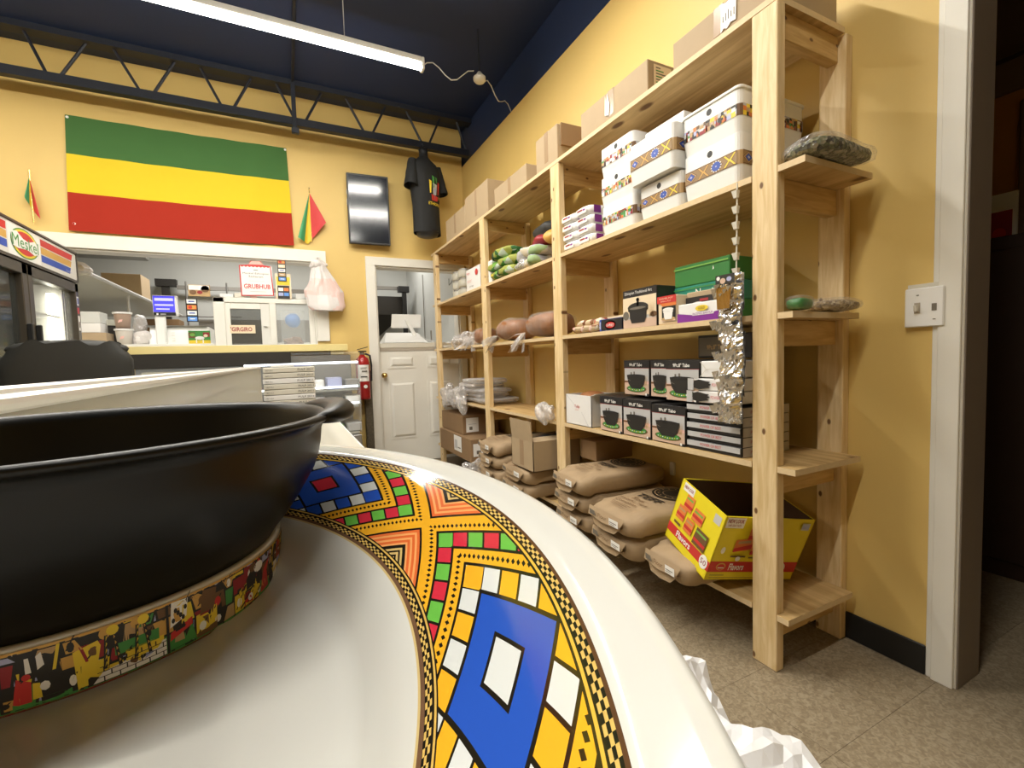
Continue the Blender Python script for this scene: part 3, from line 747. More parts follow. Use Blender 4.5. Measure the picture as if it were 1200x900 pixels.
d.rect('ink_red', 0, .104, .088, .117).rect('ink_skin', .025, .10, .012, .025).up().ell('ink_tan', .062, .022, .038, .008)
d.up(); pot_poly(d, 'ink_white', .062, .02, .05, .034); d.ell('ink_white', .062, .06, .030, .008).up().text('ink_cream', 'ENAMEL POT', .015, .09, .103, .110).text('ink_cream', 'SMALL POT', .022, .08, .092, .098)
t.dec('printed_front', d)
t = carton('small_brown_box', 'small dark carton with a bare cardboard top, behind the purple box', 'carton', 1.475, 1.53, 1.225, 1.36, 1.201, 1.322, 'cardboard', tape=False)
d = Dec((1.4718, 1.36, 1.201), FU, FV).rect('box_black', 0, .135, 0, .10).up().ell('ink_silver', .06, .06, .04, .02).rect('ink_darkred', .07, .11, .08, .09); t.dec('printed_front', d)
t = carton('purple_box', 'long white and purple carton on the third shelf beside the hanging strip', 'carton', 1.43, 1.475, 1.128, 1.362, 1.201, 1.272, 'white_card', tape=False)
d = Dec((1.4268, 1.362, 1.201), FU, FV).poly('ink_purple', [(0, 0), (.234, 0), (.234, .038), (.16, .026), (.08, .024), (0, .036)]).up().rect('ink_white', .075, .175, .022, .035).ell('ink_yellow', .12, .048, .03, .011).up().text('ink_purple', 'INCENSE BAKHUR', .078, .172, .024, .033).text('ink_brown', 'GOLD', .105, .135, .043, .053)
t.dec('printed_front', d)
t = carton('blue_box', 'small navy carton with a red and white oval, on the third shelf', 'carton', 1.43, 1.50, 1.70, 1.872, 1.201, 1.258, 'box_black', tape=False)
d = Dec((1.4268, 1.872, 1.201), FU, FV).rect('ink_blue', .0, .172, 0, .057).up().rect('box_black', .015, .172, .002, .055).ell('ink_white', .085, .026, .042, .022).up().ell('ink_red', .085, .026, .035, .015).up().text('ink_white', 'BARILE', .058, .112, .019, .033).rect('ink_lavender', .002, .013, .01, .045); t.dec('printed_front', d)
solo('snack_board', 'long pale flat packet lying over the snack bags', 'packet', MB().obox((1.47, 1.70, 1.262), (.03, .32, .0), (.18, -.02, 0), (0, 0, .012), 'ink_cream'), (1.6, 1.8, 1.262))
for i in range(6):
    a = i % 3; b_ = i // 3
    solo('snack_packet', ['red and white crumpled snack packet', 'pale patterned snack packet', 'brown and cream snack packet'][a]+[' lying on the third shelf by the second post', ' on top of the snack heap by the second post'][b_], 'packet',
         MB().ball((1.50+.03*b_, 1.93+.075*a, 1.222+.034*b_), (.075, .05, .02), 'snack_print', 18, 9, .18, i, 22, .55), (1.5, 1.93+.075*a, 1.2), 'snack packets on the third shelf', smooth=True)
    o = bpy.data.objects[-1] if False else None

# fourth shelf: pot boxes
def tabo_box(label, x0, y0, y1, z0, z1, dep=.16):
    t = carton('pot_box', label, 'carton', x0, x0+dep, y0, y1, z0, z1, 'box_black', 'black pot boxes on the fourth shelf', tape=False)
    w_, h = y1-y0, z1-z0
    d = Dec((x0-.0032, y1, z0), FU, FV).rect('ink_silver', .004, w_-.004, .004, h*.78).rect('box_black', 0, w_, h*.78, h).up()
    d.rect('ink_skin', .004, w_-.004, .004, h*.34).rect('ink_pink', .004, w_-.004, h*.34, h*.42).rect('ink_darkred', 0, w_, h*.775, h*.785).up()
    for i in range(3): d.poly('ink_tan', [(w_*(.82+.03*i), h*.3), (w_*(.84+.03*i), h*.3), (w_*(.86+.04*i), h*.62)])
    d.rect('ink_grey', w_*.28, w_*.33, h*.55, h*.66).rect('ink_grey', w_*.40, w_*.45, h*.55, h*.68).rect('ink_brown', .004, w_*.2, h*.36, h*.41)
    d.ell('ink_brown', w_*.5, h*.19, w_*.39, h*.10).up().ell('ink_green', w_*.5, h*.20, w_*.35, h*.09).up()
    for i in range(9): d.ell('ink_yellow' if i % 2 else 'ink_white', w_*(.22+.07*i), h*(.15+.03*abs(i-4)/4), w_*.02, h*.015, 6)
    d.up().poly('ink_black', [(w_*.32, h*.20), (w_*.68, h*.20), (w_*.80, h*.34), (w_*.84, h*.50), (w_*.86, h*.58), (w_*.5, h*.60), (w_*.14, h*.58), (w_*.16, h*.50), (w_*.20, h*.34)])
    d.up().poly('ink_grey', [(w_*.16, h*.46), (w_*.30, h*.41), (w_*.30, h*.42), (w_*.17, h*.475)]).ell('box_black', w_*.5, h*.575, w_*.32, h*.03)
    d.text('ink_white', '9Pc.8" Tabo', w_*.25, w_*.75, h*.83, h*.92).rect('box_black', w_*.86, w_, 0, h*.07).up().ell('ink_white', w_*.90, h*.05, .006, .006, 8)
    t.dec('printed_front', d); return t
tabo_box('black pot box, leftmost of the lower row, next to the open white box', 1.43, 1.708, 1.882, .701, .876)
tabo_box('black pot box, middle of the lower row', 1.43, 1.519, 1.704, .701, .872)
tabo_box('black pot box, right of the lower row beside the flat boxes', 1.43, 1.326, 1.515, .701, .862)
tabo_box('black pot box, leftmost of the upper row', 1.50, 1.60, 1.775, .884, 1.052, .15)
tabo_box('black pot box, middle of the upper row, partly covered', 1.50, 1.475, 1.592, .884, 1.052, .15)
tabo_box('black pot box, largest, right of the upper row', 1.43, 1.255, 1.428, .884, 1.052, .15)
carton('pot_box_filler', 'black carton laid flat under the upper row of pot boxes', 'carton', 1.60, 1.76, 1.33, 1.88, .701, .883, 'box_black', tape=False)
t = carton('tabo_carton', 'dim black carton on top of the pot boxes at the back', 'carton', 1.56, 1.74, 1.13, 1.38, 1.055, 1.15, 'box_black', tape=False)
d = Dec((1.5568, 1.38, 1.055), FU, FV).rect('ink_grey', .01, .19, .01, .085).up().text('ink_tan', '9Pc.8" Tabo', .05, .14, .035, .055); t.dec('printed_front', d)
for i in range(5):
    z0 = .701+.0358*i
    t = carton('flat_box', 'flat black and silver box with red lettering, %s of five in the stack' % ['lowest', 'second', 'third', 'fourth', 'topmost'][i], 'carton', 1.43+.003*(i % 2), 1.70, 1.078, 1.318-.003*(i % 2), z0, z0+.035, 'box_black', 'flat black boxes on the fourth shelf', tape=False)
    d = Dec((1.4268+.003*(i % 2), 1.318, z0), FU, FV).rect('ink_silver', 0, .238, .0135, .034).up().text('ink_red', 'POWER OF BEST', .065, .16, .0185, .029); t.dec('printed_front', d)
    d = Dec((1.434, 1.0748, z0), SU, SV).rect('grey_card', 0, .26, .001, .034).up().text('ink_darkred', 'POWER', .04, .12, .011, .023); t.dec('side_print', d)
for i in range(2):
    z0 = .887+.0475*i
    t = carton('glove_box', 'white flat box picturing a black glove, %s of two' % ['lower', 'upper'][i], 'carton', 1.425, 1.69, 1.10, 1.314-.006*i, z0, z0+.045, 'white_card', 'white glove boxes on the fourth shelf', tape=False)
    d = Dec((1.4218, 1.314-.006*i, z0), FU, FV).rect('ink_silver', 0, .028, 0, .045).up().poly('ink_black', [(.03, .010), (.055, .004), (.09, .010), (.105, .012), (.098, .018), (.112, .024), (.10, .028), (.108, .034), (.09, .036), (.055, .042), (.03, .036)]).text('ink_red', 'POWER OF BEST', .115, .20, .017, .029); t.dec('printed_front', d)
t = carton('white_flat_box', 'white flat carton with folded end flaps above the glove boxes', 'carton', 1.43, 1.68, 1.10, 1.252, .985, 1.046, 'white_card', tape=False)
d = Dec((1.4268, 1.252, .985), FU, FV).poly('cream_card', [(0, 0), (.03, .03), (.152, .03), (.152, .0315), (.03, .0315), (0, .061), (.0, .058), (.027, .0305), (.0, .003)]); t.dec('fold_line', d)
t = T('open_white_box', 'open white carton with red print at the left end of the fourth shelf', 'carton', (1.52, 2.06, .701))
m = MB(); x0, x1, y0, y1, z0, z1 = 1.425, 1.64, 1.955, 2.195, .701, .868
for a in ((x0, x0+.003, y0, y1), (x1-.003, x1, y0, y1), (x0, x1, y0, y0+.003), (x0, x1, y1-.003, y1)): m.box(*a, z0, z1, 'white_card')
m.box(x0, x1, y0, y1, z0, z0+.003, 'white_card'); t.part('body', m)
t.part('contents', MB().ball((1.53, 2.08, .845), (.08, .09, .04), 'bread_brown', 14, 8), smooth=True)
d = Dec((x0-.0005, y1, z0), FU, FV).text('ink_red', 'Tulip', .085, .135, .092, .112).rect('ink_pink', .09, .125, .083, .086).poly('ink_silver', [(.0, .166), (.085, .11), (.086, .112), (.003, .167)]).poly('ink_silver', [(.15, .075), (.215, .0), (.218, .0), (.152, .077)]); t.dec('printed_front', d)
t.part('flap', MB().obox((x0, y0, z1), (.21, 0, 0), (0, -.04, .012), (0, 0, .002), 'white_card'))

# hanging clip strip with foil packs
t = T('clip_strip', 'white plastic clip strip hanging from the second shelf by the front post', 'strip', (1.405, 1.07, 1.64))
t.part('cord', MB().tube([(1.405, 1.072, 1.65), (1.403, 1.073, 1.45), (1.40, 1.073, 1.33)], .0028, 'cream_card', 6))
for i in range(6):
    z = 1.60-.052*i
    t.part('clip', MB().obox((1.398, 1.066, z), (.008, 0, 0), (0, .016, 0), (0, 0, .010), 'cream_card').add([(1.396, 1.068, z), (1.406, 1.068, z), (1.406, 1.080, z), (1.396, 1.080, z), (1.392, 1.064, z+.024), (1.408, 1.064, z+.024), (1.408, 1.086, z+.024), (1.392, 1.086, z+.024)], [(0, 1, 5, 4), (1, 2, 6, 5), (2, 3, 7, 6), (3, 0, 4, 7), (4, 5, 6, 7)], 'cream_card'))
rng = random.Random(3)
for i in range(5):
    z1 = 1.345-.098*i
    t = T('foil_pack', ['topmost card-headed foil pack of gold sticks on the clip strip', 'second foil pack on the clip strip', 'third foil pack on the clip strip', 'fourth foil pack on the clip strip', 'lowest foil pack on the clip strip, hanging in front of the flat boxes'][i], 'pack', (1.39, 1.085, z1-.12), 'foil packs on the clip strip')
    yc = 1.083+.006*math.sin(i*2)
    def pack(a, b, z1=z1, yc=yc, i=i):
        p = Vector((1.385, yc-.042+.088*a, z1-.125*b)); n = noise.noise(Vector((a*6, b*7, i*5.1)))
        return p+Vector((-.022*math.sin(PI*a)*math.sin(PI*min(1, b*1.1))+.012*n, .007*noise.noise(Vector((b*9, i, 2))), .005*n))
    t.part('pouch', MB().grid(pack, 14, 18, 'foil'), smooth=False)
    def packb(a, b, z1=z1, yc=yc, i=i):
        p = pack(a, b); p.x = 1.397+.008*math.sin(PI*a); return p
    t.part('pouch_back', MB().grid(packb, 6, 6, 'foil'))
    for k in range(5):
        y = yc-.03+.016*k; z = z1-.03-.05*rng.random()
        t.part('twist', MB().add([(1.362, y, z), (1.350-.008*rng.random(), y+.018, z-.004), (1.366, y+.022, z-.034), (1.356, y-.006, z-.028)], [(0, 1, 2, 3)], 'foil'))
    if i == 0:
        d = Dec((1.3585, yc+.040, z1-.035), FU, FV).rect('ink_black', 0, .076, 0, .033).up().ell('ink_white', .012, .022, .007, .007, 10).ell('ink_skin', .03, .012, .011, .010, 12).ell('ink_lavender', .055, .016, .010, .008, 12); t.dec('header_card', d, label='dark printed header card')
        for k in range(12): t.part('gold_stick', MB().tube([(1.358, yc+.035-.005*k, z1-.045), (1.356, yc+.030-.004*k, z1-.118)], .0022, 'brass', 5))

# bags on the shelf ends and tufts of wrap
def bag(name, label, c, rad, m, seed, film='film', group=None, cr=.12):
    t = T(name, label, 'bag', (c[0], c[1], c[2]-rad[2]), group)
    t.part('contents', MB().ball(c, (rad[0]*.96, rad[1]*.96, rad[2]*.93), m, 20, 10, cr, seed, 10, .6), smooth=True)
    t.part('film', MB().ball((c[0], c[1], c[2]+.004), (rad[0]*1.05, rad[1]*1.05, rad[2]*1.15), film, 20, 10, cr, seed, 10, .6), smooth=True)
    return t
bag('herb_bag', 'clear bag of dark green dried herbs on the end of the second shelf', (1.585, .885, 1.692), (.15, .085, .028), 'spice_mix', 5)
bag('grain_bag', 'clear bag of pale grain on the end of the third shelf', (1.68, .925, 1.222), (.10, .075, .018), 'seed_mix', 6)
bag('green_bag', 'small green foil bag on the end of the third shelf behind the front post', (1.49, .985-.075, 1.224), (.045, .03, .020), 'green_card', 8)
def loaf(label, y, z, x=1.52, r=(.13, .17, .075), seed=1):
    t = T('bread_loaf', label, 'bread', (x, y, z-r[2]), 'bagged loaves on the third shelf')
    t.part('loaf', MB().ball((x, y, z), r, 'bread_brown', 26, 14, .055, seed, 11, .8), smooth=True)
    t.part('bag', MB().ball((x, y, z+.004), (r[0]*1.06, r[1]*1.08, r[2]*1.07), 'film', 26, 14, .07, seed+3, 14, .8), smooth=False)
    return t
l1 = loaf('round brown loaf in a tied clear bag beside the second post', 2.50, 1.284, seed=2)
l2 = loaf('round brown loaf in a tied clear bag, second from the second post', 2.98, 1.284, seed=4)
l3 = loaf('loaf in a clear bag beyond the third post', 3.53, 1.271, r=(.11, .10, .062), seed=6)
def tuft(th, base, tip, spread, seed, n=7, name='bag_tie'):
    rng = random.Random(seed); b = Vector(base); tp = Vector(tip); m = MB()
    for i in range(n):
        e = tp+Vector((rng.uniform(-1, 1), rng.uniform(-1, 1), rng.uniform(-1, 1)))*spread; mid = (b+e)/2+Vector((0, 0, .012))
        s = Vector((rng.uniform(-.5, .5), rng.uniform(-1, 1), rng.uniform(-1, 1))).normalized()
        wd = spread*.45
        m.add([b-s*.004, b+s*.004, mid+s*wd*.7, mid-s*wd*.7, e+s*wd, e-s*wd], [(0, 1, 2, 3), (3, 2, 4, 5)], 'wrap')
    return th.part(name, m)
tuft(l1, (1.42, 2.66, 1.245), (1.38, 2.76, 1.17), .055, 1)
tuft(l2, (1.42, 3.10, 1.245), (1.38, 3.22, 1.19), .06, 2)
tuft(l3, (1.42, 3.60, 1.24), (1.37, 3.66, 1.20), .07, 3)
for i, (y, z) in enumerate(((3.78, 1.255), (4.02, 1.24))):
    solo('plastic_bundle', ['crumpled clear plastic bundle on the third shelf, nearer one', 'crumpled clear plastic bundle on the third shelf, farther one'][i], 'plastic', MB().ball((1.48, y, z), (.10, .11, .06), 'wrap', 20, 12, .35, 20+i, 14), (1.48, y, z-.06))
solo('plastic_bundle', 'crumpled clear plastic hanging over the fourth shelf edge at the second post', 'plastic', MB().ball((1.405, 2.40, .735), (.035, .085, .062), 'wrap', 20, 12, .4, 31, 20), (1.405, 2.40, .67))
for i in range(5):
    solo('wrapped_flatbread', 'plastic-wrapped flatbread pack, %s of its stack on the fourth shelf' % ['lowest', 'second', 'third', 'fourth', 'topmost'][i], 'bread', MB().ball((1.60-.01*i, 3.72+.10*(i % 2), .731+.04*i), (.17, .36-.04*i, .024), 'wrap', 22, 8, .12, 40+i, 9, .5), (1.6, 3.75, .70+.04*i), 'wrapped flatbreads on the fourth shelf')
for i in range(3):
    y = (4.25, 3.85, 4.05)[i]
    solo('plastic_tail', ['loose clear bag tail hanging off the fourth shelf, farthest', 'loose clear bag tail hanging off the fourth shelf, nearest', 'loose clear bag tail hanging off the fourth shelf, middle'][i], 'plastic', MB().ball((1.395, y, .73), (.045, .12, .11), 'wrap', 18, 12, .35, 60+i, 12), (1.395, y, .62))

# second shelf, far bays: frozen vegetable bags, clear packs, cartons
gb = [(3.12, 1.709, 'ink_green'), (2.96, 1.709, 'ink_lime'), (3.16, 1.77, 'ink_green'), (2.98, 1.775, 'green_card'), (3.05, 1.845, 'ink_green')]
for i, (y, z, m) in enumerate(gb):
    t = T('frozen_bag', 'glossy green vegetable bag, %s of the heap on the second shelf' % ['front left', 'front right', 'middle left', 'middle right', 'topmost'][i], 'bag', (1.55, y, z-.035), 'green bags on the second shelf')
    t.part('bag', MB().ball((1.56, y, z), (.14, .13, .038), 'veg_print', 24, 11, .13, i+70, 13, .6), smooth=True)
    d = Dec((1.425, y+.07, z-.008), FU, FV).poly('ink_yellow', [(0, 0), (.05, -.006), (.06, .012), (.01, .014)]).up().poly('ink_lime', [(.07, -.006), (.13, 0), (.12, .014), (.075, .012)]); t.dec('printed_patch', d)
for i in range(4):
    y, z = 2.62+.09*(i % 2), 1.705+.062*(i//2)
    solo('clear_pack', ['clear bag of pale goods on the second shelf, front', 'clear bag of pale goods on the second shelf, back', 'silver bag lying on the clear bags', 'silver bag at the back of the clear bags'][i], 'bag', MB().ball((1.55, y, z), (.13, .11, .036), ['pale_print', 'wrap', 'pale_print', 'ink_silver'][i], 18, 9, .2, 80+i, 12, .6), (1.55, y, z-.035), 'clear bags on the second shelf', smooth=True)
solo('dark_bundle', 'dark bundle with a red and yellow wrapper under the top shelf', 'bag', MB().ball((1.62, 2.66, 1.90), (.10, .13, .075), 'chair_black', 18, 10, .28, 90, 12).ball((1.56, 2.62, 1.835), (.09, .10, .05), 'ink_darkred', 16, 9, .25, 91, 12).ball((1.55, 2.50, 1.84), (.07, .05, .045), 'ink_gold', 14, 8, .2, 92, 12), (1.6, 2.62, 1.78), smooth=True)
t = carton('white_red_carton', 'white carton with red print on the second shelf by the third post', 'carton', 1.43, 1.70, 3.42, 3.72, 1.661, 1.84, 'white_card', tape=False)
d = Dec((1.4268, 3.72, 1.661), FU, FV).text('ink_red', 'Hoya', .02, .09, .13, .155).ell('ink_red', .24, .13, .03, .025).up().rect('ink_pink', .03, .14, .08, .084).rect('ink_pink', .03, .12, .068, .072).text('ink_grey', 'soap', .08, .17, .02, .035); t.dec('printed_front', d)
carton('white_carton', 'plain white carton on the second shelf right of the third post', 'carton', 1.44, 1.70, 3.20, 3.27, 1.661, 1.83, 'white_card', tape=False)
for i in range(6):
    y, z = 4.0+.16*(i % 2), 1.661+.085*(i//2)
    t = T('glass_jar', ['clear jar in the near row of the far second shelf, low', 'clear jar in the far row of the far second shelf, low', 'clear jar in the near row of the far second shelf, middle', 'clear jar in the far row of the far second shelf, middle', 'clear jar in the near row of the far second shelf, top', 'clear jar in the far row of the far second shelf, top'][i], 'jar', (1.52, y, z), 'jars on the far second shelf')
    t.part('jar', MB().lathe([(0, z), (.055, z), (.06, z+.01), (.06, z+.06), (.045, z+.07)], 14, 'frost', (1.52, y, 0)), smooth=True); t.part('lid', MB().lathe([(.048, z+.066), (.05, z+.068), (.05, z+.082), (0, z+.083)], 14, 'dull_steel', (1.52, y, 0)))
solo('cable_coil', 'white cable and paper scraps on the far end of the third shelf', 'cable', MB().tube([(1.50+.05*math.cos(k*.8)*(1-k/40), 4.38+.14*math.sin(k*.55), 1.206+.004*k) for k in range(18)], .006, 'wire_white', 6), (1.5, 4.38, 1.20))
solo('small_cardboard_piece', 'small folded cardboard piece on the far end of the third shelf', 'cardboard', MB().obox((1.44, 4.18, 1.201), (.02, .10, .05), (.14, -.02, .01), (0, 0, .006), 'cardboard'), (1.5, 4.2, 1.2))

# bottom shelf: cartons at the far end
for i, (y0, y1, x0, z0, z1, l) in enumerate(((3.60, 4.45, 1.37, .201, .40, 'wide brown carton with white labels on the floor shelf beyond the third post'), (3.86, 4.47, 1.40, .402, .575, 'brown carton with a white label stacked on the wide carton'))):
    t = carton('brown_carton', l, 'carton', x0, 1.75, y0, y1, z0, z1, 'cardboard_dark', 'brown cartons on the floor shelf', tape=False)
    if i == 0:
        d = Dec((x0-.0032, y0+.42, z0+.02), FU, FV).rect('ink_white', 0, .20, .03, .17).up().rect('ink_silver', .02, .09, .05, .13).rect('ink_grey', .10, .17, .06, .07); t.dec('label', d, label='white labels')
        d = Dec((x0+.02, y0-.0032, z0+.05), SU, SV).rect('ink_white', 0, .10, 0, .11).up().rect('ink_grey', .03, .07, .02, .05); t.dec('label', d)
    else:
        d = Dec((x0+.03, y0-.0032, z0+.02), SU, SV).rect('ink_white', 0, .12, 0, .13).up().rect('ink_grey', .03, .06, .02, .05).rect('ink_silver', .02, .10, .07, .075); t.dec('label', d, label='white label')
solo('plastic_heap', 'crumpled clear plastic on the floor by the third post', 'plastic', MB().ball((1.33, 3.42, .14), (.12, .10, .14), 'wrap', 20, 12, .35, 66, 12), (1.33, 3.42, 0))

# flour sacks
def sack(label, x0, yc, z0, L, W_, H_, yaw, seed, group='brown paper flour sacks on the floor shelf'):
    t = T('flour_sack', label, 'sack', (x0, yc, z0), group); t.loc = (0, 0, 0)
    def sup(x, p): return math.copysign(abs(x)**p, x)
    m = MB(); nu, nv = 34, 14
    def P(u, v):
        g = 2*PI*u; th = PI*v
        dx, dy, dz = sup(math.sin(th), .30)*sup(math.cos(g), .30), sup(math.sin(th), .30)*sup(math.sin(g), .30), sup(math.cos(th), .45)
        e = 1-.10*abs(dz)**3
        p = Vector((L/2+dx*L/2*e, dy*W_/2*(1-.06*abs(dz)**2), H_/2+dz*H_/2))
        n = noise.noise(p*9+Vector((seed, 0, 0))); p += Vector((.014*n, .016*n, .008*noise.noise(p*14+Vector((0, seed, 0)))*(1 if dz < .5 else .3)))
        if dx < -.75: p.z -= .012*abs(dy)
        return p
    m.grid(lambda a, b: P(-a, b), nu, nv, 'kraft'); t.part('sack', m, smooth=True)
    # folded end: flap wedge across the front
    fl = MB(); hw = W_*.40
    fl.add([(-.004, -hw, H_*.80), (-.004, hw, H_*.80), (-.020, hw*.9, H_*.46), (-.024, 0, H_*.38), (-.020, -hw*.9, H_*.46), (.01, -hw*.9, H_*.40), (.01, hw*.9, H_*.40)], [(0, 4, 3, 2, 1), (4, 5, 6, 2, 3)], 'kraft')
    fl.add([(-.006, -hw*.85, H_*.42), (-.006, hw*.85, H_*.42), (-.016, hw*.55, H_*.10), (-.018, 0, H_*.05), (-.016, -hw*.55, H_*.10)], [(0, 4, 3, 2, 1)], 'kraft')
    t.part('folded_end', fl)
    d = Dec((-.024, hw, H_*.42), FU, FV, .001).poly('ink_grey', [(hw*.25, .012), (hw*.62, .012), (hw*.55, H_*.30), (hw*.25, H_*.33)])
    d.text('ink_brown', 'Flour', hw*.75, hw*1.25, .012, .030); d.rect('ink_white', hw*1.38, hw*1.88, .004, .034).up().rect('ink_grey', hw*1.42, hw*1.8, .017, .020).rect('ink_grey', hw*1.42, hw*1.7, .010, .012)
    t.dec('end_label', d, label='white sticker and printed end')
    zt = H_+.0035
    d = Dec((.06, W_/2, zt), (0, -1, 0), (1, 0, 0), .0006)
    cx, cy = W_/2, L*.60
    d.ell('ink_black', cx, cy, W_*.33, W_*.30, 28).up().ring('ink_tan', cx, cy, W_*.29, W_*.265, .004, 28).ring('ink_tan', cx, cy, W_*.17, W_*.155, .003, 24)
    for i in range(14):
        g = 2*PI*i/14; d.ell('ink_tan', cx+W_*.23*math.cos(g), cy+W_*.21*math.sin(g), .006, .004, 6)
    d.text('ink_black', 'TEFF', cx-W_*.24, cx+W_*.24, cy-W_*.52, cy-W_*.38); d.text('ink_brown', 'Flour', cx-W_*.14, cx+W_*.12, cy-W_*.66, cy-W_*.57)
    d.text('ink_brown', 'MASKAL TEFF', cx-W_*.30, cx+W_*.28, cy-W_*.76, cy-W_*.71); d.text('ink_brown', 'Company', cx-W_*.26, cx+W_*.2, cy-W_*.88, cy-W_*.80)
    for i in range(3): d.rect('ink_brown', cx-W_*(.2-.03*i), cx+W_*(.2-.03*i), cy-W_*(.94+.04*i), cy-W_*(.93+.04*i))
    t.dec('printed_top', d)
    t.o.rotation_euler = (0, 0, yaw); return t
sack('brown paper flour sack under the yellow display box', 1.275, 1.302, .206, .50, .255, .105, R(-5), 5)
for i in range(2): sack('brown paper flour sack, %s of the pair beside the yellow display box' % ['lower', 'upper'][i], 1.245-.012*i, 1.595, .209+.098*i, .54, .325, .105, R(-5+2*i), 11+i)
for i in range(3): sack('brown paper flour sack, %s of three by the second post' % ['lowest', 'middle', 'topmost'][i], 1.262-.01*i, 1.935, .209+.095*i, .53, .30, .102, R(-3-i), 21+i)
for i in range(2): sack('brown paper flour sack, %s of two under the open carton' % ['lower', 'upper'][i], 1.27, 2.60-.01*i, .208+.095*i, .52, .40, .10, R(-3), 31+i)
for i in range(3): sack('brown paper flour sack, %s of three before the third post' % ['lowest', 'middle', 'topmost'][i], 1.27, 3.03, .208+.095*i, .52, .36, .10, R(-4), 41+i)
# open carton on the sacks
t = T('open_carton', 'open brown carton with raised flaps on the flour sacks left of the second post', 'carton', (1.46, 2.48, .395))
m = MB(); x0, x1, y0, y1, z0, z1 = 1.285, 1.62, 2.35, 2.635, .397, .575
for a in ((x0, x0+.004, y0, y1), (x1-.004, x1, y0, y1), (x0, x1, y0, y0+.004), (x0, x1, y1-.004, y1)): m.box(*a, z0, z1, 'cardboard')
m.box(x0, x1, y0, y1, z0, z0+.004, 'cardboard'); t.part('body', m)
t.part('flap', MB().obox((x0, y0+.004, z1), (0, .275, 0), (-.012, 0, .125), (.004, 0, 0), 'cardboard'), label='raised front flap')
t.part('flap', MB().obox((x0+.01, y0, z1), (.30, 0, 0), (0, .10, .008), (0, 0, .004), 'cardboard'))
t.part('tape', MB().box(x0-.001, x0, 2.47, 2.52, z0+.02, z1, 'tape'))
solo('black_bag_pile', 'dark plastic bundle inside the open brown carton', 'bag', MB().ball((1.50, 2.52, .53), (.10, .09, .06), 'black_plastic', 14, 8, .2, 3), (1.5, 2.52, .47), smooth=True)
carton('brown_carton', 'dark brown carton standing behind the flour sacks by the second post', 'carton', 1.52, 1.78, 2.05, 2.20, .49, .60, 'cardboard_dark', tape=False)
solo('wall_outlet', 'small pale outlet plate low on the yellow wall above the sacks', 'outlet', MB().box(1.815, XR, 1.77, 1.80, .43, .50, 'cream_card'), (1.82, 1.78, .43), bevel=.002)

# yellow display box, tilted on a sack
Bc = Vector((1.303, 1.134, .266))
e1 = Vector((.970, -.187, -.157))*.390; e3 = Vector((.224, .937, .267))*.262; e2 = Vector((.098, -.294, .951))*.262
t = T('display_box', 'open bright yellow printed display box tilted on the bottom shelf behind the front post', 'box', tuple(Bc))
th_ = .004
n1, n2, n3 = e1.normalized(), e2.normalized(), e3.normalized()
m = MB()
m.obox(Bc, e1, n3*th_, e2, 'display_yellow').obox(Bc, e3, n1*th_, e2, 'display_yellow').obox(Bc+e3, e1, -n3*th_, e2, 'display_yellow').obox(Bc+e1, e3, -n1*th_, e2, 'display_yellow').obox(Bc, e1, e3, n2*th_, 'display_yellow')
t.part('body', m)
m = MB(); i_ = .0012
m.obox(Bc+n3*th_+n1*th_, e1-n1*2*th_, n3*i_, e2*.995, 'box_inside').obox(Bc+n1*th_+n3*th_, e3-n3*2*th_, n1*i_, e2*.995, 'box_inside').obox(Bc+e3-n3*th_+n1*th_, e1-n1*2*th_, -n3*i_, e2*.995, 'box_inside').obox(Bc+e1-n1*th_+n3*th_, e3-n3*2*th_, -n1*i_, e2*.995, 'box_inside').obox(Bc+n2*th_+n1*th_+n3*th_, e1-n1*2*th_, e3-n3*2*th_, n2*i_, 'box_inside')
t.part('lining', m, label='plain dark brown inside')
d = Dec(Bc, e1, e2, .0006); W_, H_ = e1.length, e2.length
d.rect('ink_red', 0, W_, H_*.13, H_*.30).rect('ink_white', .008, .085, H_*.83, H_*.985).up()
d.text('ink_darkred', 'NEW LOOK', .013, .080, H_*.905, H_*.965).text('ink_darkred', 'SAME GREAT TASTE', .018, .072, H_*.852, H_*.885).ell('ink_white', .035, H_*.48, .009, .014)
d.text('ink_white', 'Flavors', .085, .15, H_*.16, H_*.27).ell('ink_gold', .05, H_*.22, .020, .016).up().ell('ink_red', .05, H_*.215, .016, .012).up().rect('ink_white', .037, .063, H_*.195, H_*.21)
for (a, b_, c_, e_) in ((.075, .15, .46, .68), (.12, .20, .66, .86), (.15, .24, .42, .60), (.19, .27, .50, .74)):
    d.poly('ink_orange', [(a, H_*b_ if False else H_*c_), (b_, H_*(c_+.04)), (b_, H_*e_), (a, H_*(e_-.03))]).up().poly('ink_red', [(a, H_*c_), (b_, H_*(c_+.06)), (b_, H_*(c_+.13)), (a, H_*(c_+.06))]).poly('ink_tan', [(a+.01, H_*(e_-.09)), (b_-.01, H_*(e_-.07)), (b_-.012, H_*(e_-.03)), (a+.012, H_*(e_-.05))])
d.up().rect('ink_brown', .07, .135, H_*.385, H_*.41).rect('ink_brown', .15, .21, H_*.37, H_*.39).ell('ink_white', .105, H_*.36, .010, .010).rect('ink_silver', W_-.055, W_-.02, H_*.84, H_*.95)
d.ell('ink_white', W_-.085, H_*.21, .028, .026).up().text('ink_darkred', '50', W_-.104, W_-.067, H_*.165, H_*.255)
d.rect('ink_brown', .01, .07, H_*.09, H_*.10).rect('ink_brown', .01, .26, H_*.05, H_*.058).rect('ink_lavender', W_-.053, W_-.022, H_*.86, H_*.93)
t.dec('printed_front', d)
d = Dec(Bc+e3, -e3, e2, .0006); W_ = e3.length
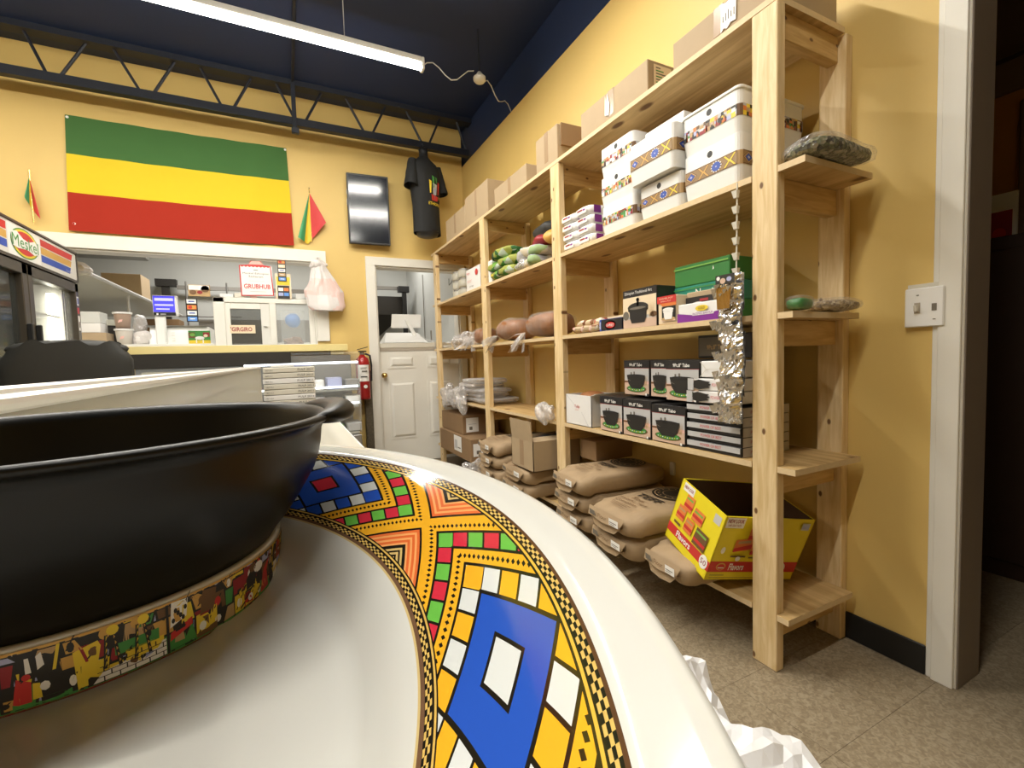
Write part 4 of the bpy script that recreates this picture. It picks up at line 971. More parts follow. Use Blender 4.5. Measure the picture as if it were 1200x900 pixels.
d.poly('ink_red', [(0, H_*.13), (W_, H_*.13), (W_, H_*.27), (0, H_*.27)]).rect('ink_white', .02, .085, H_*.86, H_*.985).rect('ink_silver', W_-.05, W_-.015, H_*.80, H_*.93).up()
d.text('ink_darkred', 'NEW LOOK', .025, .08, H_*.90, H_*.95).text('ink_white', 'Flavors', .06, .15, H_*.15, H_*.25).ell('ink_white', W_-.03, H_*.20, .022, .026).up().text('ink_darkred', '50', W_-.045, W_-.015, H_*.16, H_*.24)
for k, (a, b_, c_, e_) in enumerate(((.05, .10, .62, .86), (.025, .075, .42, .64), (.11, .17, .58, .78), (.085, .135, .34, .56), (.15, .22, .30, .56))):
    d.poly('ink_orange' if k < 4 else 'ink_brown', [(a, H_*c_), (b_, H_*c_), (b_+.004, H_*e_), (a+.006, H_*e_)]).up().rect('ink_red', a+.002, b_, H_*(c_+.05), H_*(c_+.10)).rect('ink_lime' if k % 2 == 0 else 'ink_tan', a+.008, b_-.004, H_*(e_-.07), H_*(e_-.04))
d.rect('ink_brown', .03, .07, H_*.33, H_*.37)
t.dec('printed_side', d)

# ================================================================== BACK WALL
# large tricolour flag
def flagfn(a, b):
    x = -1.425+a*(1.535+.02*b)-.03*b*(1-a); z = 3.065+.01*a-b*.885
    return (x, YB-.016-.010*abs(math.sin(a*9+b*1.5))*b-.004*math.sin(a*31+b*3), z+.006*math.sin(a*PI)*-1)
m = MB().grid(flagfn, 60, 30, lambda a, b: 'flag_green' if b < 1/3 else ('flag_yellow' if b < 2/3 else 'flag_red'))
t = T('tricolour_flag', 'large green, yellow and red striped flag pinned over the kitchen pass-through', 'flag', (-.66, YB-.02, 2.18))
for nm, lo, hi, mm in (('green_stripe', 0, 1/3, 'flag_green'), ('yellow_stripe', 1/3, 2/3, 'flag_yellow'), ('red_stripe', 2/3, 1, 'flag_red')):
    t.part(nm, MB().grid(lambda a, b: flagfn(a, lo+(hi-lo)*b), 48, 8, mm), smooth=True, label='%s stripe' % nm.split('_')[0])
for px, pz in ((-1.41, 3.045), (-1.42, 2.235), (.10, 3.055)): o = t.part('grommet', MB().lathe([(0, 0), (.010, 0), (.010, .003)], 10, 'ink_white')); o.data.transform(Matrix.Translation(Vector(t.loc))); o.rotation_euler = (R(90), 0, 0); o.location = Vector((px, YB-.024, pz))-Vector(t.loc)
def small_flag(label, top, bl, mid, br, sc=1):
    t = T('small_flag', label, 'flag', (top[0], YB-.05, bl[1]), 'small flags beside the large flag')
    top, bl, mid, br = [Vector((p[0], 0, p[1])) for p in (top, bl, mid, br)]
    def fn(lo, hi):
        def f(a, b):
            g = lo+(hi-lo)*a
            e = bl.lerp(mid, g/.55) if g < .55 else mid.lerp(br, (g-.55)/.45)
            p = top.lerp(e, b); return (p.x, YB-.03-.025*math.sin(g*7+1)*b-.01*b, p.z)
        return f
    for nm, lo, hi, mm in (('green_stripe', 0, .36, 'small_green'), ('yellow_stripe', .36, .64, 'small_yellow'), ('red_stripe', .64, 1, 'small_red')):
        t.part(nm, MB().grid(fn(lo, hi), 8, 10, mm), smooth=True, label='%s stripe' % nm.split('_')[0])
    t.part('stick', MB().tube([(top.x, YB-.022, top.z+.05), (top.x, YB-.02, min(bl.z, br.z)-.03)], .004, 'brass', 6))
small_flag('small drooping green, yellow and red flag between the large flag and the screen', (.285, 2.69), (.165, 2.26), (.25, 2.215), (.415, 2.42))
small_flag('smallest green, yellow and red flag left of the large flag above the fridge', (-1.655, 2.56), (-1.68, 2.40), (-1.66, 2.32), (-1.60, 2.24))

# tilted portrait screen
t = T('wall_screen', 'black portrait screen tilted on the back wall between flag and T-shirt', 'screen', (.81, 4.70, 2.24))
t.o.rotation_euler = (R(1), 0, R(-4)); t.loc = (0, 0, 0)
t.part('panel', MB().box(-.195, .195, -.02, .02, 0, .665, 'black_plastic'), bevel=.004)
t.part('display', MB().box(-.180, .180, -.022, -.0198, .018, .647, 'screen_black'))
t.part('mount', MB().box(-.06, .06, .02, .09, .25, .42, 'black_plastic'))
t.part('side_port', MB().box(-.199, -.195, -.012, .01, .36, .42, 'wire_white').box(-.199, -.195, -.012, .01, .47, .51, 'wire_white'))

# T-shirt on a half form
t = T('shirt_form', 'black T-shirt with a coloured emblem on a hanging half torso form, high by the corner', 'shirt', (1.33, 4.52, 2.33))
HS = [(2.335, .150, .105), (2.45, .146, .105), (2.60, .143, .108), (2.72, .152, .122), (2.82, .165, .130), (2.92, .172, .122), (2.98, .168, .105), (3.02, .140, .085), (3.05, .080, .065), (3.075, .055, .052)]
cx, cy, yaw = 1.335, 4.50, R(22)
def body(a, b, inf=0):
    f = b*(len(HS)-1); i = min(int(f), len(HS)-2); g = f-i
    z, rx, ry = [HS[i][k]+(HS[i+1][k]-HS[i][k])*g for k in range(3)]
    ang = -2*PI*a; x, y = rx*math.cos(ang)*1.0, ry*math.sin(ang)
    n = .006*noise.noise(Vector((x*22, y*22, z*7)))*(1 if z < 2.95 else .2)
    x += n; y += n
    lean = (z-2.33)*(-.015)
    return (cx+x*math.cos(yaw)-y*math.sin(yaw)+lean, cy+x*math.sin(yaw)+y*math.cos(yaw), z)
t.part('t_shirt', MB().grid(body, 40, 40, 'shirt_black'), smooth=True)
for s in (-1, 1):
    def slv(a, b, s=s):
        g = 2*PI*a; r = .052+.026*b; ax = Vector((s*.16*math.cos(yaw)+.06*math.sin(yaw), s*.16*math.sin(yaw)-.06*math.cos(yaw), -.98)).normalized()
        o = Vector((cx+s*.150*math.cos(yaw), cy+s*.150*math.sin(yaw), 2.995))+ax*(.26*b-.02)
        u = ax.cross(Vector((0, 1, 0))).normalized(); v_ = ax.cross(u)
        p = o+u*r*math.cos(g)*.85+v_*r*math.sin(g); return p+Vector((.006*noise.noise(p*20), 0, 0))
    t.part('sleeve', MB().grid(slv, 18, 10, 'shirt_black'), smooth=True)
t.part('neck_form', MB().lathe([(.060, 3.05), (.045, 3.09), (.042, 3.13), (.048, 3.155), (.03, 3.172), (0, 3.174)], 18, 'form_black', (cx-.01, cy, 0)), smooth=True)
t.part('base_form', MB().lathe([(.115, 2.36), (.10, 2.318), (.06, 2.305), (0, 2.303)], 24, 'form_black', (cx, cy, 0)), smooth=True)
t.part('hook', MB().tube([(cx-.01, cy, 3.17), (cx-.01, cy+.01, 3.21), (cx-.01, 4.52, 3.22)], .005, 'steel', 6))
def shf(u, v, l):                                   # print wraps the chest
    a = .25-u*1.35/(2*PI*.14)
    zz = 2.575+v*1.15
    k = 0
    for k in range(len(HS)-1):
        if HS[k+1][0] > zz: break
    g = (zz-HS[k][0])/(HS[k+1][0]-HS[k][0]); p = Vector(body(a, (k+g)/(len(HS)-1)))
    dr = Vector((p.x-cx, p.y-cy, 0)).normalized(); return p+dr*(.003+l)
d = Dec((0, 0, 0), FU, FV, .0008, shf); d.k = 1
for (m_, u0, u1, v0, v1) in (('ink_yellow', -.035, -.012, .11, .22), ('ink_green', -.012, .012, .16, .26), ('ink_silver', -.010, .030, .10, .20), ('ink_red', .030, .055, .11, .22), ('ink_green', .012, .032, .20, .255), ('ink_red', -.020, .045, .055, .105), ('ink_gold', .045, .065, .07, .105), ('ink_skyblue', .005, .018, .06, .16)):
    d.poly(m_, [(u0+.01, v0), (u1-.004, v0+.004), (u1, v1-.01), (u0+.006, v1)]); d.k += .3
d.text('ink_yellow', 'ETHIOPIA', -.035, .07, .018, .042)
t.dec('printed_emblem', d, label='emblem in green, yellow, red and silver above yellow lettering')

# hanging carrier bag
t = T('carrier_bag', 'pink and white plastic carrier bag hanging at the right end of the pass-through', 'bag', (.37, 4.70, 1.59))
def bagf(a, b):
    g = 2*PI*a; w = .035+.125*min(1, b*1.7)**.8*(1 if b < .93 else 1-(b-.93)*3); cxx = .335+.05*b
    n = 1.6*noise.noise(Vector((math.cos(g)*3.2, b*4, math.sin(g)*3.2)))
    return (cxx+w*math.cos(g)*(1+.12*n), 4.69-.045*math.sin(g)*(.5+b)+.012*n, 2.02-.435*b+.01*n)
t.part('bag', MB().grid(bagf, 30, 22, lambda a, b: 'pink_bag' if (b > .30 and noise.noise(Vector((a*5, b*3, 1))) > -.12) else 'bag_white'))
t.part('bag_bottom', MB().ball((.385, 4.69, 1.60), (.11, .06, .02), 'bag_white', 16, 8, .1, 3), smooth=True)
t.part('knot', MB().ball((.325, 4.70, 2.01), (.075, .045, .05), 'bag_white', 16, 10, .35, 8, 16))
t.part('handle', MB().tube([(.30, 4.71, 2.03), (.315, 4.735, 2.085), (.335, 4.75, 2.09), (.345, 4.71, 2.03)], .010, 'bag_white', 6))

# fire extinguisher
t = T('fire_extinguisher', 'red fire extinguisher hanging between the deli case and the door frame', 'extinguisher', (.675, 4.66, .72))
c = (.675, 4.66, 0)
t.part('cylinder', MB().lathe([(0, .72), (.060, .722), (.066, .74), (.066, 1.08), (.058, 1.12), (.030, 1.145), (.022, 1.16), (0, 1.16)], 24, 'fire_red', c), smooth=True)
t.part('valve', MB().lathe([(.022, 1.15), (.022, 1.18), (.014, 1.19), (0, 1.19)], 12, 'dull_steel', c).box(.64, .715, 4.64, 4.67, 1.185, 1.198, 'black_plastic').obox((.63, 4.645, 1.205), (.10, 0, .025), (0, .02, 0), (0, 0, .008), 'black_plastic'))
t.part('hose', MB().tube([(.70, 4.65, 1.17), (.745, 4.64, 1.15), (.755, 4.64, 1.05), (.75, 4.645, .9)], .010, 'black_plastic', 8))
o = t.part('gauge', MB().lathe([(0, -.012), (.015, -.012), (.015, 0)], 12, 'brass')); o.data.transform(Matrix.Translation(Vector(t.loc))); o.rotation_euler = (R(90), 0, 0); o.location = Vector((.675, 4.63, 1.175))-Vector(t.loc)
m = MB().lathe([(.0665, .90), (.0665, 1.06)], 14, 'ink_white', c, a0=-140, a1=-40); t.part('paper_label', m, label='white instruction label')
d = Dec((.635, 4.5925, .93), SU, SV).rect('ink_grey', .01, .07, .10, .104).rect('ink_grey', .01, .06, .09, .094).rect('ink_grey', .02, .07, .06, .075).rect('ink_black', .01, .07, .01, .02); t.dec('label_print', d)
o = t.part('sticker', MB().lathe([(0, 0), (.018, 0), (.018, .001)], 12, 'ink_white')); o.data.transform(Matrix.Translation(Vector(t.loc))); o.rotation_euler = (R(90), 0, 0); o.location = Vector((.685, 4.592, .85))-Vector(t.loc)
solo('speckled_board', 'narrow brown speckled board standing beside the white door frame', 'board', MB().box(.69, .762, 4.70, 4.77, 0, 1.0, 'speckle'), (.72, 4.72, 0), bevel=.004)

# ================================================================== SIGNS ON THE WINDOW FRAME
t = T('delivery_sign', 'white scallop-topped sign with red lettering standing on the window frame', 'sign', (-.19, 4.80, 1.72))
d = Dec((-.325, 4.79, 1.715), SU, SV, .0012).poly('ink_red', [(0, 0), (.265, .008), (.25, .275), (.19, .285), (.17, .32), (.13, .338), (.09, .32), (.07, .283), (-.004, .275)]).up().poly('ink_pink', [(.19, .287), (.165, .315), (.13, .325), (.095, .315), (.072, .285)]).up()
t.dec('backing', d)
t.part('board', MB().box(-.325, -.065, 4.790, 4.794, 1.716, 1.99, 'white_card'))
d = Dec((-.315, 4.7865, 1.725), SU, SV, .001).poly('ink_white', [(0, 0), (.245, .006), (.232, .258)]+[(.232-.236*k/16, .258-(.008 if k % 2 else 0)) for k in range(1, 17)]).up()
d.text('ink_grey', 'Meskel Ethiopian', .012, .222, .182, .204).text('ink_grey', 'Restaurant', .06, .175, .158, .178).text('ink_silver', 'Delivery with', .06, .18, .118, .132).text('ink_red', 'GRUBHUB', .016, .228, .058, .100).rect('ink_silver', .06, .19, .03, .035).rect('ink_grey', .10, .135, .222, .228)
t.dec('printed_face', d)
def card_strip(label, x, z0, w, h, cols, y=4.785, stand=None):
    t = T('card_logo_strip', label, 'sticker', (x, y, z0), 'payment card stickers at the pass-through')
    t.part('strip', MB().box(x-w/2, x+w/2, y, y+.003, z0, z0+h, 'black_plastic'))
    n = len(cols); s = h/n; d = Dec((x-w/2, y-.001, z0), SU, SV, .0008)
    for i, c_ in enumerate(cols): d.rect(c_, w*.1, w*.9, s*(i+.14), s*(i+.86))
    d.up()
    for i, c_ in enumerate(cols):
        if c_ == 'ink_orange': d.ell('ink_red', w*.38, s*(i+.5), w*.18, s*.26, 12).ell('ink_gold', w*.62, s*(i+.5), w*.18, s*.26, 12)
        elif c_ == 'ink_white': d.rect('ink_blue', w*.25, w*.75, s*(i+.4), s*(i+.6))
        else: d.rect('ink_white', w*.28, w*.72, s*(i+.42), s*(i+.58))
    t.dec('logos', d); return t
card_strip('black strip of payment card stickers on the glass left of the window frame', -.70, 1.48, .085, .20, ['ink_skyblue', 'ink_white', 'ink_orange', 'ink_white'])
card_strip('tall black strip of payment card stickers on the yellow holder', .015, 1.86, .07, .235, ['ink_skyblue', 'ink_tan', 'ink_white', 'ink_cream', 'ink_orange', 'ink_white'], 4.775)
t = T('card_holder', 'yellow and black card holder standing on the window frame', 'holder', (.02, 4.79, 1.70))
t.part('back', MB().box(-.045, .085, 4.786, 4.80, 1.70, 1.93, 'ink_cream'))
d = Dec((-.045, 4.7845, 1.70), SU, SV).rect('ink_yellow', .01, .12, .125, .20).rect('ink_black', .015, .115, .0, .12).up().rect('ink_white', .022, .062, .07, .10).rect('ink_orange', .068, .108, .07, .10).rect('ink_lavender', .022, .062, .025, .055).rect('ink_skyblue', .068, .108, .025, .055); t.dec('printed_front', d)
for i, (x, w_, h, m_, l) in enumerate(((-.72, .16, .10, 'ink_tan', 'brown and white leaflet leaning on the window frame'), (-.49, .10, .03, 'white_card', 'small white packet lying on the window frame'), (-.38, .09, .04, 'cream_card', 'small cream packet lying on the window frame'), (-.255, .05, .05, 'ink_pink', 'small pink box on the window frame'), (-.02-.03, .07, .045, 'ink_pink', 'pink box beside the delivery sign'), (.12, .09, .05, 'kitchen_wall', 'grey packet at the right of the card holder'), (.20, .08, .035, 'ink_purple', 'dark purple packet at the right end of the window frame'))):
    if i == 0: y0 = 4.80
    solo('leaflet' if i == 0 else 'small_packet', l, 'leaflet' if i == 0 else 'packet', MB().box(x, x+w_, 4.80, 4.805 if i == 0 else 4.84, 1.702, 1.702+h, m_), (x, 4.80, 1.702), None if i == 0 else 'small packets on the window frame', bevel=.002)
o = bpy.data.objects['leaflet']; d = Dec((.004, -.002, .005), SU, SV).rect('ink_white', 0, .15, .05, .09).ell('ink_brown', .03, .03, .025, .02).ell('ink_brown', .12, .06, .03, .028).ell('ink_darkred', .08, .03, .02, .015); d.build('printed_front', o, (0, 0, 0))
t = T('tip_jar', 'clear jar with a blue lid and dark contents behind the right window pane', 'jar', (.085, 4.92, 1.263))
t.part('jar', MB().prism(rrect(-.02, .19, 4.86, 5.0, .03), 1.264, 1.60, 'glass')); t.part('contents', MB().ball((.085, 4.93, 1.30), (.09, .06, .05), 'crust_dark', 14, 8, .3, 5, 20)); t.part('blue_wrap', MB().ball((.09, 4.93, 1.51), (.07, .05, .06), 'ink_skyblue', 14, 8, .15, 6, 12), smooth=True)

# ================================================================== KITCHEN
def simple(name, label, cat, mb, loc, **k): return solo(name, label, cat, mb, loc, **k)
t = T('glass_shelf', 'long clear shelf fixed to the left kitchen wall', 'shelf', (-1.5, 5.6, 1.72))
t.part('board', MB().add([(-2.3, 5.0, 1.83), (-1.42, 5.0, 1.88), (-1.12, 6.9, 1.72), (-2.3, 6.9, 1.70), (-2.3, 5.0, 1.845), (-1.42, 5.0, 1.895), (-1.12, 6.9, 1.735), (-2.3, 6.9, 1.715)], [(0, 3, 2, 1), (4, 5, 6, 7), (0, 1, 5, 4), (1, 2, 6, 5), (2, 3, 7, 6), (3, 0, 4, 7)], 'frost'))
t.part('front_rail', MB().tube([(-1.42, 5.0, 1.89), (-1.12, 6.9, 1.73)], .016, 'wire_white', 6))
t.part('leg', MB().tube([(-1.36, 5.75, .0), (-1.36, 5.75, 1.83)], .012, 'wire_white', 6)); t.part('leg', MB().tube([(-1.9, 6.6, 0), (-1.9, 6.6, 1.72)], .012, 'wire_white', 6))
simple('plastic_bundle', 'white plastic bag lying on the left end of the clear shelf', 'plastic', MB().ball((-1.60, 5.2, 1.955), (.16, .14, .075), 'bag_white', 16, 10, .2, 5), (-1.6, 5.2, 1.88))
carton('brown_carton', 'brown carton with a green print on the clear kitchen shelf', 'carton', -1.62, -1.30, 6.0, 6.35, 1.83, 2.07, 'cardboard', tape=False)
t = T('ceiling_vent', 'dark brown vent duct at the top left of the kitchen', 'vent', (-1.6, 5.8, 2.3)); t.part('duct', MB().box(-2.6, -1.34, 5.6, 6.6, 2.32, 2.48, 'dull_steel'), bevel=.01); t.part('end_cap', MB().box(-1.36, -1.30, 5.58, 5.7, 2.34, 2.47, 'dark_band'))
t = T('hood_frame', 'dark steel pipe frame on the kitchen back wall', 'frame', (-.9, 7.2, 0))
t.part('post', MB().box(-1.36, -1.28, 7.2, 7.26, 0, 2.16, 'dark_band')); t.part('cap', MB().box(-1.42, -1.20, 7.18, 7.28, 2.13, 2.22, 'dark_band'))
t.part('rail', MB().box(-1.20, 1.0, 7.21, 7.25, 2.10, 2.15, 'dull_steel'))
for x in (-1.1, -.65): t.part('hanging_pipe', MB().tube([(x, 7.2, 1.35), (x, 7.2, 2.20)], .012, 'dull_steel', 6))
t.part('back_panel', MB().box(-1.0, .75, 7.27, 7.3, 1.1, 1.72, 'dull_steel')); t.part('cross_rail', MB().tube([(-1.2, 7.2, 1.75), (-.5, 7.2, 1.75)], .010, 'dull_steel', 6))
t = T('warming_hood', 'dark metal hood in the kitchen seen through the doorway', 'hood', (1.35, 7.2, 1.3)); t.part('hood', MB().add([(.9, 6.9, 1.78), (1.62, 6.9, 1.78), (1.30, 7.35, 1.45), (.9, 7.35, 1.45), (.9, 6.9, 2.05), (1.62, 6.9, 2.05), (1.62, 7.35, 2.05), (.9, 7.35, 2.05)], [(0, 1, 2, 3), (4, 7, 6, 5), (0, 4, 5, 1), (1, 5, 6, 2), (2, 6, 7, 3), (3, 7, 4, 0)], 'dark_band'))
t.part('rail', MB().box(.9, 1.55, 6.86, 6.9, 2.14, 2.19, 'dull_steel'))
t = T('black_post', 'black square post with a T-shaped cap behind the tablet stand', 'post', (1.66, 6.9, 0)); t.part('post', MB().box(1.60, 1.66, 6.8, 6.85, 0, 2.12, 'black_plastic')); t.part('cap', MB().box(1.54, 1.70, 6.78, 6.87, 2.10, 2.19, 'black_plastic'), bevel=.005)
simple('wall_sensor', 'small black sensor high on the kitchen wall inside the doorway', 'sensor', MB().box(1.27, 1.33, 7.33, 7.40, 2.30, 2.38, 'black_plastic'), (1.3, 7.36, 2.3), bevel=.01)
simple('wall_cable', 'thin dark cable hanging down the white kitchen wall', 'cable', MB().tube([(1.80, 6.4, 2.3), (1.80, 6.4, 1.8), (1.805, 6.42, 1.2)], .006, 'ink_grey', 5), (1.8, 6.4, 1.8))
simple('wall_wire', 'bent black wire on the white kitchen wall at the top of the doorway', 'wire', MB().tube([(1.812, 5.3, 2.06), (1.812, 5.3, 1.98), (1.812, 5.2, 2.0), (1.812, 5.15, 2.05)], .003, 'ink_black', 5), (1.8, 5.2, 2.0))
# counter inside the kitchen, things on it
t = T('kitchen_counter', 'pale counter running behind the pass-through', 'counter', (-.9, 5.3, 0)); t.part('worktop', MB().box(-2.6, .30, 4.935, 5.7, 1.25, 1.298, 'white_paint'), bevel=.004); t.part('body', MB().box(-2.6, .28, 5.0, 5.68, 0, 1.25, 'dull_steel'))
t = T('price_scale', 'white price scale with a glowing blue screen on a post', 'scale', (-1.0, 5.2, 1.298))
t.part('screen_case', MB().prism([(-1.05, 5.17), (-.885, 5.17), (-.865, 5.18), (-.865, 5.22), (-1.05, 5.22)], 1.565, 1.752, 'white_plastic'), bevel=.006)
t.part('display', MB().box(-1.045, -.885, 5.165, 5.17, 1.60, 1.745, 'screen_blue'))
d = Dec((-1.045, 5.1645, 1.60), SU, SV).rect('screen_light', .012, .15, .10, .125).rect('screen_light', .012, .15, .055, .07).rect('screen_light', .02, .12, .02, .032).rect('black_plastic', 0, .165, -.034, -.004).up().rect('ink_white', .02, .035, -.028, -.012).rect('ink_silver', .05, .09, -.024, -.016); t.dec('screen_print', d)
t.part('post', MB().box(-1.045, -.965, 5.18, 5.22, 1.30, 1.565, 'white_plastic'), bevel=.01)
t.part('body', MB().box(-1.10, -.64, 5.25, 5.62, 1.30, 1.47, 'white_plastic').add([(-1.10, 5.20, 1.30), (-.62, 5.20, 1.30), (-.66, 5.26, 1.47), (-1.10, 5.26, 1.47)], [(0, 1, 2, 3)], 'white_plastic'), bevel=.006)
t.part('tray', MB().box(-1.12, -.66, 5.22, 5.64, 1.472, 1.482, 'steel'))
d = Dec((-.94, 5.199, 1.32), SU, SV)
for k in range(5): d.rect('ink_white', .01, .035, .012+.025*k, .022+.025*k).rect('ink_white', .14, .165, .012+.025*k, .022+.025*k)
t.dec('keys', d)
def cup(label, x, z, m, r0=.05, r1=.068, h=.145):
    t = T('paper_cup', label, 'cup', (x, 5.18, z), 'stacked cups at the pass-through')
    t.part('cup', MB().lathe([(0, 0), (r0, 0), (r1-.006, h-.012)], 20, m, (x, 5.18, z)), smooth=True); t.part('rim', MB().lathe([(r1-.006, h-.015), (r1+.002, h-.014), (r1+.002, h), (r1-.008, h+.001)], 20, 'white_plastic', (x, 5.18, z)))
    d = Dec((x-.02, 5.18-r1+.003, z+.05), SU, SV).poly('ink_pink', [(0, 0), (.03, .01), (.035, .03), (.01, .025)]); t.dec('print', d)
cup('brown paper cup on top of the clear cup', -1.273, 1.446, 'cup_brown'); cup('clear plastic cup under the brown one', -1.27, 1.30, 'cup_clear')
carton('brown_carton', 'small brown carton at the left of the pass-through counter', 'carton', -1.60, -1.40, 5.2, 5.45, 1.30, 1.415, 'cardboard', tape=False)
carton('white_carton', 'white flat cartons stacked on the small brown carton', 'carton', -1.60, -1.44, 5.22, 5.42, 1.417, 1.50, 'white_card', tape=False)
carton('grey_carton', 'grey carton on the white cartons left of the cups', 'carton', -1.57, -1.44, 5.22, 5.42, 1.502, 1.60, 'kitchen_wall', tape=False)
carton('black_bin', 'dark grey bin behind the stacked cups', 'bin', -1.46, -1.33, 5.4, 5.6, 1.30, 1.49, 'dark_band', tape=False)
carton('clear_tray', 'clear lidded tray on the dark grey bin', 'tray', -1.46, -1.32, 5.38, 5.6, 1.492, 1.545, 'frost', tape=False)
carton('dark_carton', 'dark brown carton at the back left of the kitchen', 'carton', -1.50, -1.10, 6.6, 6.9, 1.50, 1.66, 'cardboard_dark', tape=False)
simple('plastic_bundle', 'white plastic bag beside the stacked cups', 'plastic', MB().ball((-1.15, 5.22, 1.365), (.07, .07, .07), 'bag_white', 16, 10, .25, 9, 16), (-1.15, 5.22, 1.30))
simple('plastic_bundle', 'silvery plastic bundle behind the stacked cups', 'plastic', MB().ball((-1.19, 5.35, 1.49), (.05, .06, .11), 'wrap', 16, 10, .25, 19, 12), (-1.19, 5.35, 1.38))
t = T('picture_card', 'colourful card showing a white animal beside the window frame', 'card', (-.69, 5.0, 1.30))
t.part('card', MB().box(-.765, -.60, 4.955, 4.96, 1.299, 1.415, 'ink_green')); d = Dec((-.765, 4.954, 1.299), SU, SV).rect('ink_yellow', 0, .165, 0, .03).rect('ink_brown', 0, .05, .05, .10).rect('ink_darkred', .11, .16, .06, .10).up().ell('ink_white', .085, .05, .035, .016).rect('ink_white', .055, .063, .005, .045).rect('ink_white', .105, .113, .005, .045).ell('ink_cream', .13, .07, .016, .014).ell('ink_lime', .03, .08, .02, .015); t.dec('printed_picture', d)
# half door ledge with tablet stand
t = T('door_ledge', 'brown edged ledge on top of the half door', 'ledge', (1.3, 4.95, 1.19)); t.part('board', MB().box(.875, 1.72, 4.80, 5.35, 1.225, 1.275, 'cream_card'), bevel=.003); t.part('apron', MB().box(.875, 1.72, 4.805, 4.83, 1.192, 1.225, 'grey_card'))
t = T('payment_tablet', 'white tablet on a slanted white stand, seen from behind, on the half door ledge', 'tablet', (1.22, 5.1, 1.276))
t.part('tablet', MB().obox((1.06, 5.10, 1.455), (.33, 0, 0), (.025, .05, .155), (0, .014, -.004), 'white_plastic'), bevel=.004)
t.part('stand', MB().obox((1.205, 5.06, 1.54), (.045, 0, 0), (.085, -.02, -.19), (0, .02, 0), 'white_plastic'), bevel=.004)
t.part('base', MB().prism(rrect(1.0, 1.40, 4.95, 5.25, .03), 1.277, 1.30, 'white_plastic').add([(.945, 4.92, 1.285), (1.415, 4.92, 1.285), (1.35, 5.1, 1.40), (1.0, 5.1, 1.40), (.945, 5.25, 1.285), (1.415, 5.25, 1.285)], [(0, 1, 2, 3), (0, 3, 4), (1, 5, 2), (3, 2, 5, 4)], 'white_plastic'))
t.part('cable', MB().tube([(1.35, 5.0, 1.36), (1.42, 4.93, 1.31), (1.45, 4.785, 1.285), (1.46, 4.778, 1.15)], .004, 'wire_white', 5))
simple('small_stand', 'small grey card machine on the half door ledge', 'machine', MB().box(1.48, 1.60, 5.0, 5.1, 1.276, 1.30, 'kitchen_wall').box(1.485, 1.495, 5.03, 5.05, 1.30, 1.42, 'dull_steel'), (1.54, 5.05, 1.276))

# ================================================================== FRIDGE
t = T('drinks_fridge', 'two-door glass drinks fridge with a striped sign panel at the far left', 'fridge', (-1.6, 3.5, 0)); fx = -1.25; fy0, fy1 = 2.78, 4.16
t.part('cabinet', MB().box(-1.95, -1.90, fy0, fy1, 0, 1.885, 'fridge_white').box(-1.90, fx-.06, fy0, fy0+.05, .1, 1.885, 'fridge_white').box(-1.90, fx-.06, fy1-.05, fy1, .1, 1.885, 'fridge_dark').box(-1.90, fx-.06, fy0, fy1, 0, .12, 'fridge_dark').box(-1.90, fx-.06, fy0, fy1, 1.66, 1.885, 'fridge_dark'), bevel=.004)
t.part('sign_panel', MB().box(fx-.06, fx, fy0, fy1, 1.70, 1.880, 'fridge_white'), bevel=.004)
t.part('top_trim', MB().box(fx-.08, fx+.006, fy0, fy1, 1.880, 1.892, 'fridge_dark').box(fx-.07, fx+.006, fy1-.006, fy1+.004, 1.69, 1.892, 'fridge_dark').box(fx-.07, fx+.004, fy0, fy1, 1.685, 1.70, 'fridge_dark'))
for a, b in ((fy0, 3.462), (3.468, fy1)):
    dr = t.part('door', MB().box(fx-.055, fx, a, a+.055, .14, 1.68, 'fridge_dark').box(fx-.055, fx, b-.055, b, .14, 1.68, 'fridge_dark').box(fx-.055, fx, a, b, 1.62, 1.68, 'fridge_dark').box(fx-.055, fx, a, b, .14, .22, 'fridge_dark'), bevel=.004)
    t.part('pane', MB().box(fx-.035, fx-.028, a+.05, b-.05, .2, 1.63, 'glass' if a > 3 else 'smoky_glass'), dr)
    t.part('handle', MB().box(fx, fx+.025, (a+.035 if a > 3 else b-.06), (a+.055 if a > 3 else b-.04), .8, 1.35, 'black_plastic'), dr, bevel=.004)
for k, z in enumerate((.45, .8, 1.12, 1.44)): t.part('rack', MB().box(-1.88, fx-.09, fy0+.06, fy1-.06, z, z+.012, 'wire_white'))
t.part('interior_lamp', MB().tube([(fx-.12, fy1-.085, .25), (fx-.12, fy1-.085, 1.6)], .020, 'fridge_glow', 8)); t.part('liner', MB().box(-1.899, -1.885, fy0+.05, fy1-.05, .12, 1.66, 'fridge_white').box(-1.90, fx-.07, fy1-.055, fy1-.05, .12, 1.66, 'fridge_white'))
t.part('divider', MB().box(-1.885, fx-.07, 3.455, 3.475, .12, 1.66, 'fridge_white'))
d = Dec((fx, fy0, 1.70), (0, 1, 0), (0, 0, 1), .0008)
def stripes(u0, u1, sk):
    for k, m_ in enumerate(('ink_blue', 'ink_gold', 'ink_red')):
        v0 = .030+.046*k; d.poly(m_, [(u0+sk*0, v0), (u1-sk*(2-k), v0), (u1-sk*(2-k)+sk, v0+.040), (u0, v0+.040)])
stripes(.02, .50, 0); stripes(.87, 1.30, .018)
d.rect('ink_white', .51, .86, .004, .172).up().ell('ink_green', .685, .088, .150, .080, 32).up().ell('ink_yellow', .685, .088, .142, .073, 32).up().ell('ink_red', .685, .088, .122, .062, 32).up()
